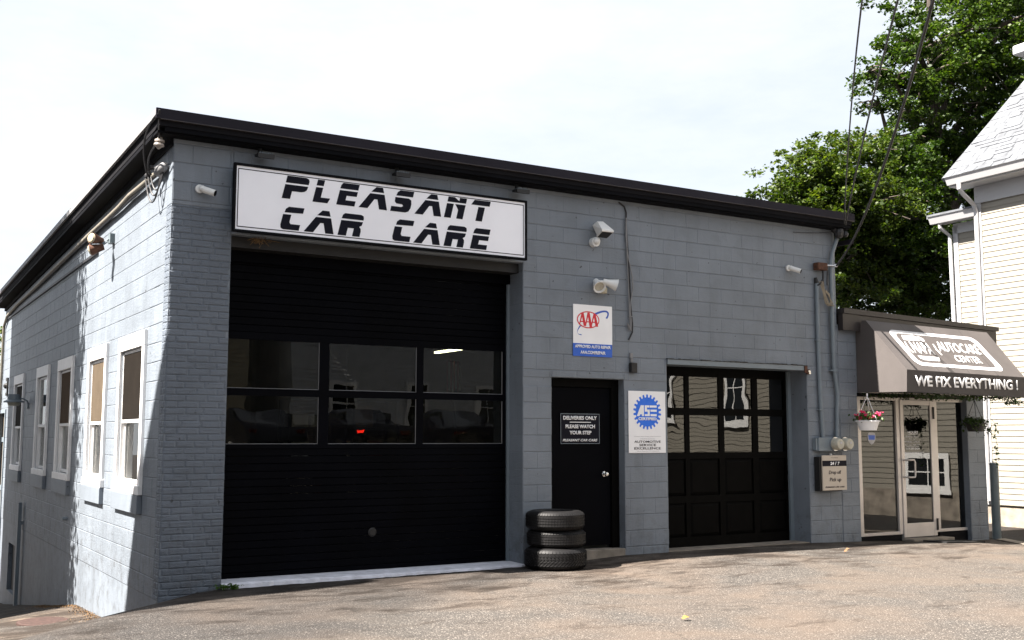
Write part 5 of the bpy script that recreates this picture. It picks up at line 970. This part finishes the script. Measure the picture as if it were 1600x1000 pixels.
g = MB(); g.prism([(X-.01, .02+o_, 2.66+k_), (X-.01, -.25+o_, 2.51+k_), (X-.01, -.1+o_, 2.80+k_)], (-3.4, 0, 0)); g.build('caster_cap', 'shingle', t)
t = thing('left_sky_blocker', 'unseen house-shaped block added at left to keep sky light off the front', 'house', (-12, -14, 0)); g = MB(); g.box(-17, -9, -24, -3.4, -.5, 8.0); g.build('wall', 'trimgrey', t); g = MB(); g.prism([(-17.3, -24.2, 8.01), (-13, -24.2, 10.5), (-8.7, -24.2, 8.01)], (0, 21, 0)); g.build('roof', 'shingle', t)  # unseen mass added to block sky light from the front wall's left end
tree('shadow_dapple_tree', 'unseen slim tree added to dapple the shadow edge on the side wall', (-3.0, 5.3, -.9), [(-3.0, 5.45, 3.6, .4, .55, 2.0), (-3.0, 5.4, 6.4, .35, .55, 1.8), (-3.0, 5.5, 8.3, .3, .4, 1.0)], 130, 30, .11, .06, 'foliage', 51, .30)  # added out of view to soften and dapple the neighbouring shadow edge
def car(label, cx, cy, ang, lit=False):
    t = thing('parked_car', label, 'car', (cx, cy, gz(cx, cy)), 'dark cars parked across the lot', rz=ang)
    g = MB(); side_ = [(-2.2, .35), (-2.28, .6), (-2.2, .82), (-1.6, .93), (-.95, .98), (-.3, 1.36), (.2, 1.45), (.9, 1.42), (1.55, 1.06), (2.15, .98), (2.28, .78), (2.25, .38)]
    secs = []
    for y, k in ((-.88, 0), (-.86, .4), (-.74, .85), (-.6, 1), (.6, 1), (.74, .85), (.86, .4), (.88, 0)):
        secs.append([(x, y, z if z < .99 else .98+(z-.98)*(0 if abs(y) > .8 else (1 if abs(y) < .7 else .7))) for x, z in side_])
    o = 0; n_ = len(side_)
    for s_ in secs: g.v += s_
    for i in range(len(secs)-1):
        for j in range(n_): g.f.append((i*n_+j, i*n_+(j+1) % n_, (i+1)*n_+(j+1) % n_, (i+1)*n_+j))
    g.f.append(tuple(range(n_))); g.f.append(tuple(range((len(secs)-1)*n_, len(secs)*n_))); g.build('body', 'carp', t, smooth=True)
    g = MB(); g.box(-.75, 1.25, .70, .76, 1.02, 1.33); g.box(-.75, 1.25, -.76, -.70, 1.02, 1.33); g.build('side_glass', 'carg', t)
    for x in (-1.4, 1.38):
        for y in (-.80, .80): g = MB(); g.cyl((x, y-.1, .33), (x, y+.1, .33), .33, n=20); wh = g.build('wheel', 'rubber', t); g = MB(); g.cyl((x, y-.11, .33), (x, y+.11, .33), .2, n=12); g.build('rim', 'cablew', wh)
    for y in (-.7, .7): g = MB(); g.box(2.2, 2.3, y-.12, y+.12, .76, .85); g.build('tail_light', emis('lit_tail_light', (1, .02, .01), 3) if (lit and y > 0) else 'taillight', t); g = MB(); g.box(-2.3, -2.15, y-.16, y+.16, .62, .76); g.build('headlight', 'chrome', t)
for i, x in enumerate((6.75, 9.7, 12.8)): car(['black sedan parked leftmost of the row mirrored in the roll-up door', 'black sedan with a lit red tail light, middle of the mirrored row', 'black sedan parked rightmost of the row mirrored in the roll-up door'][i], x, -17.6, R(90), i == 1)
for o in list(bpy.data.objects):
    if '_local' in o: del o['_local']
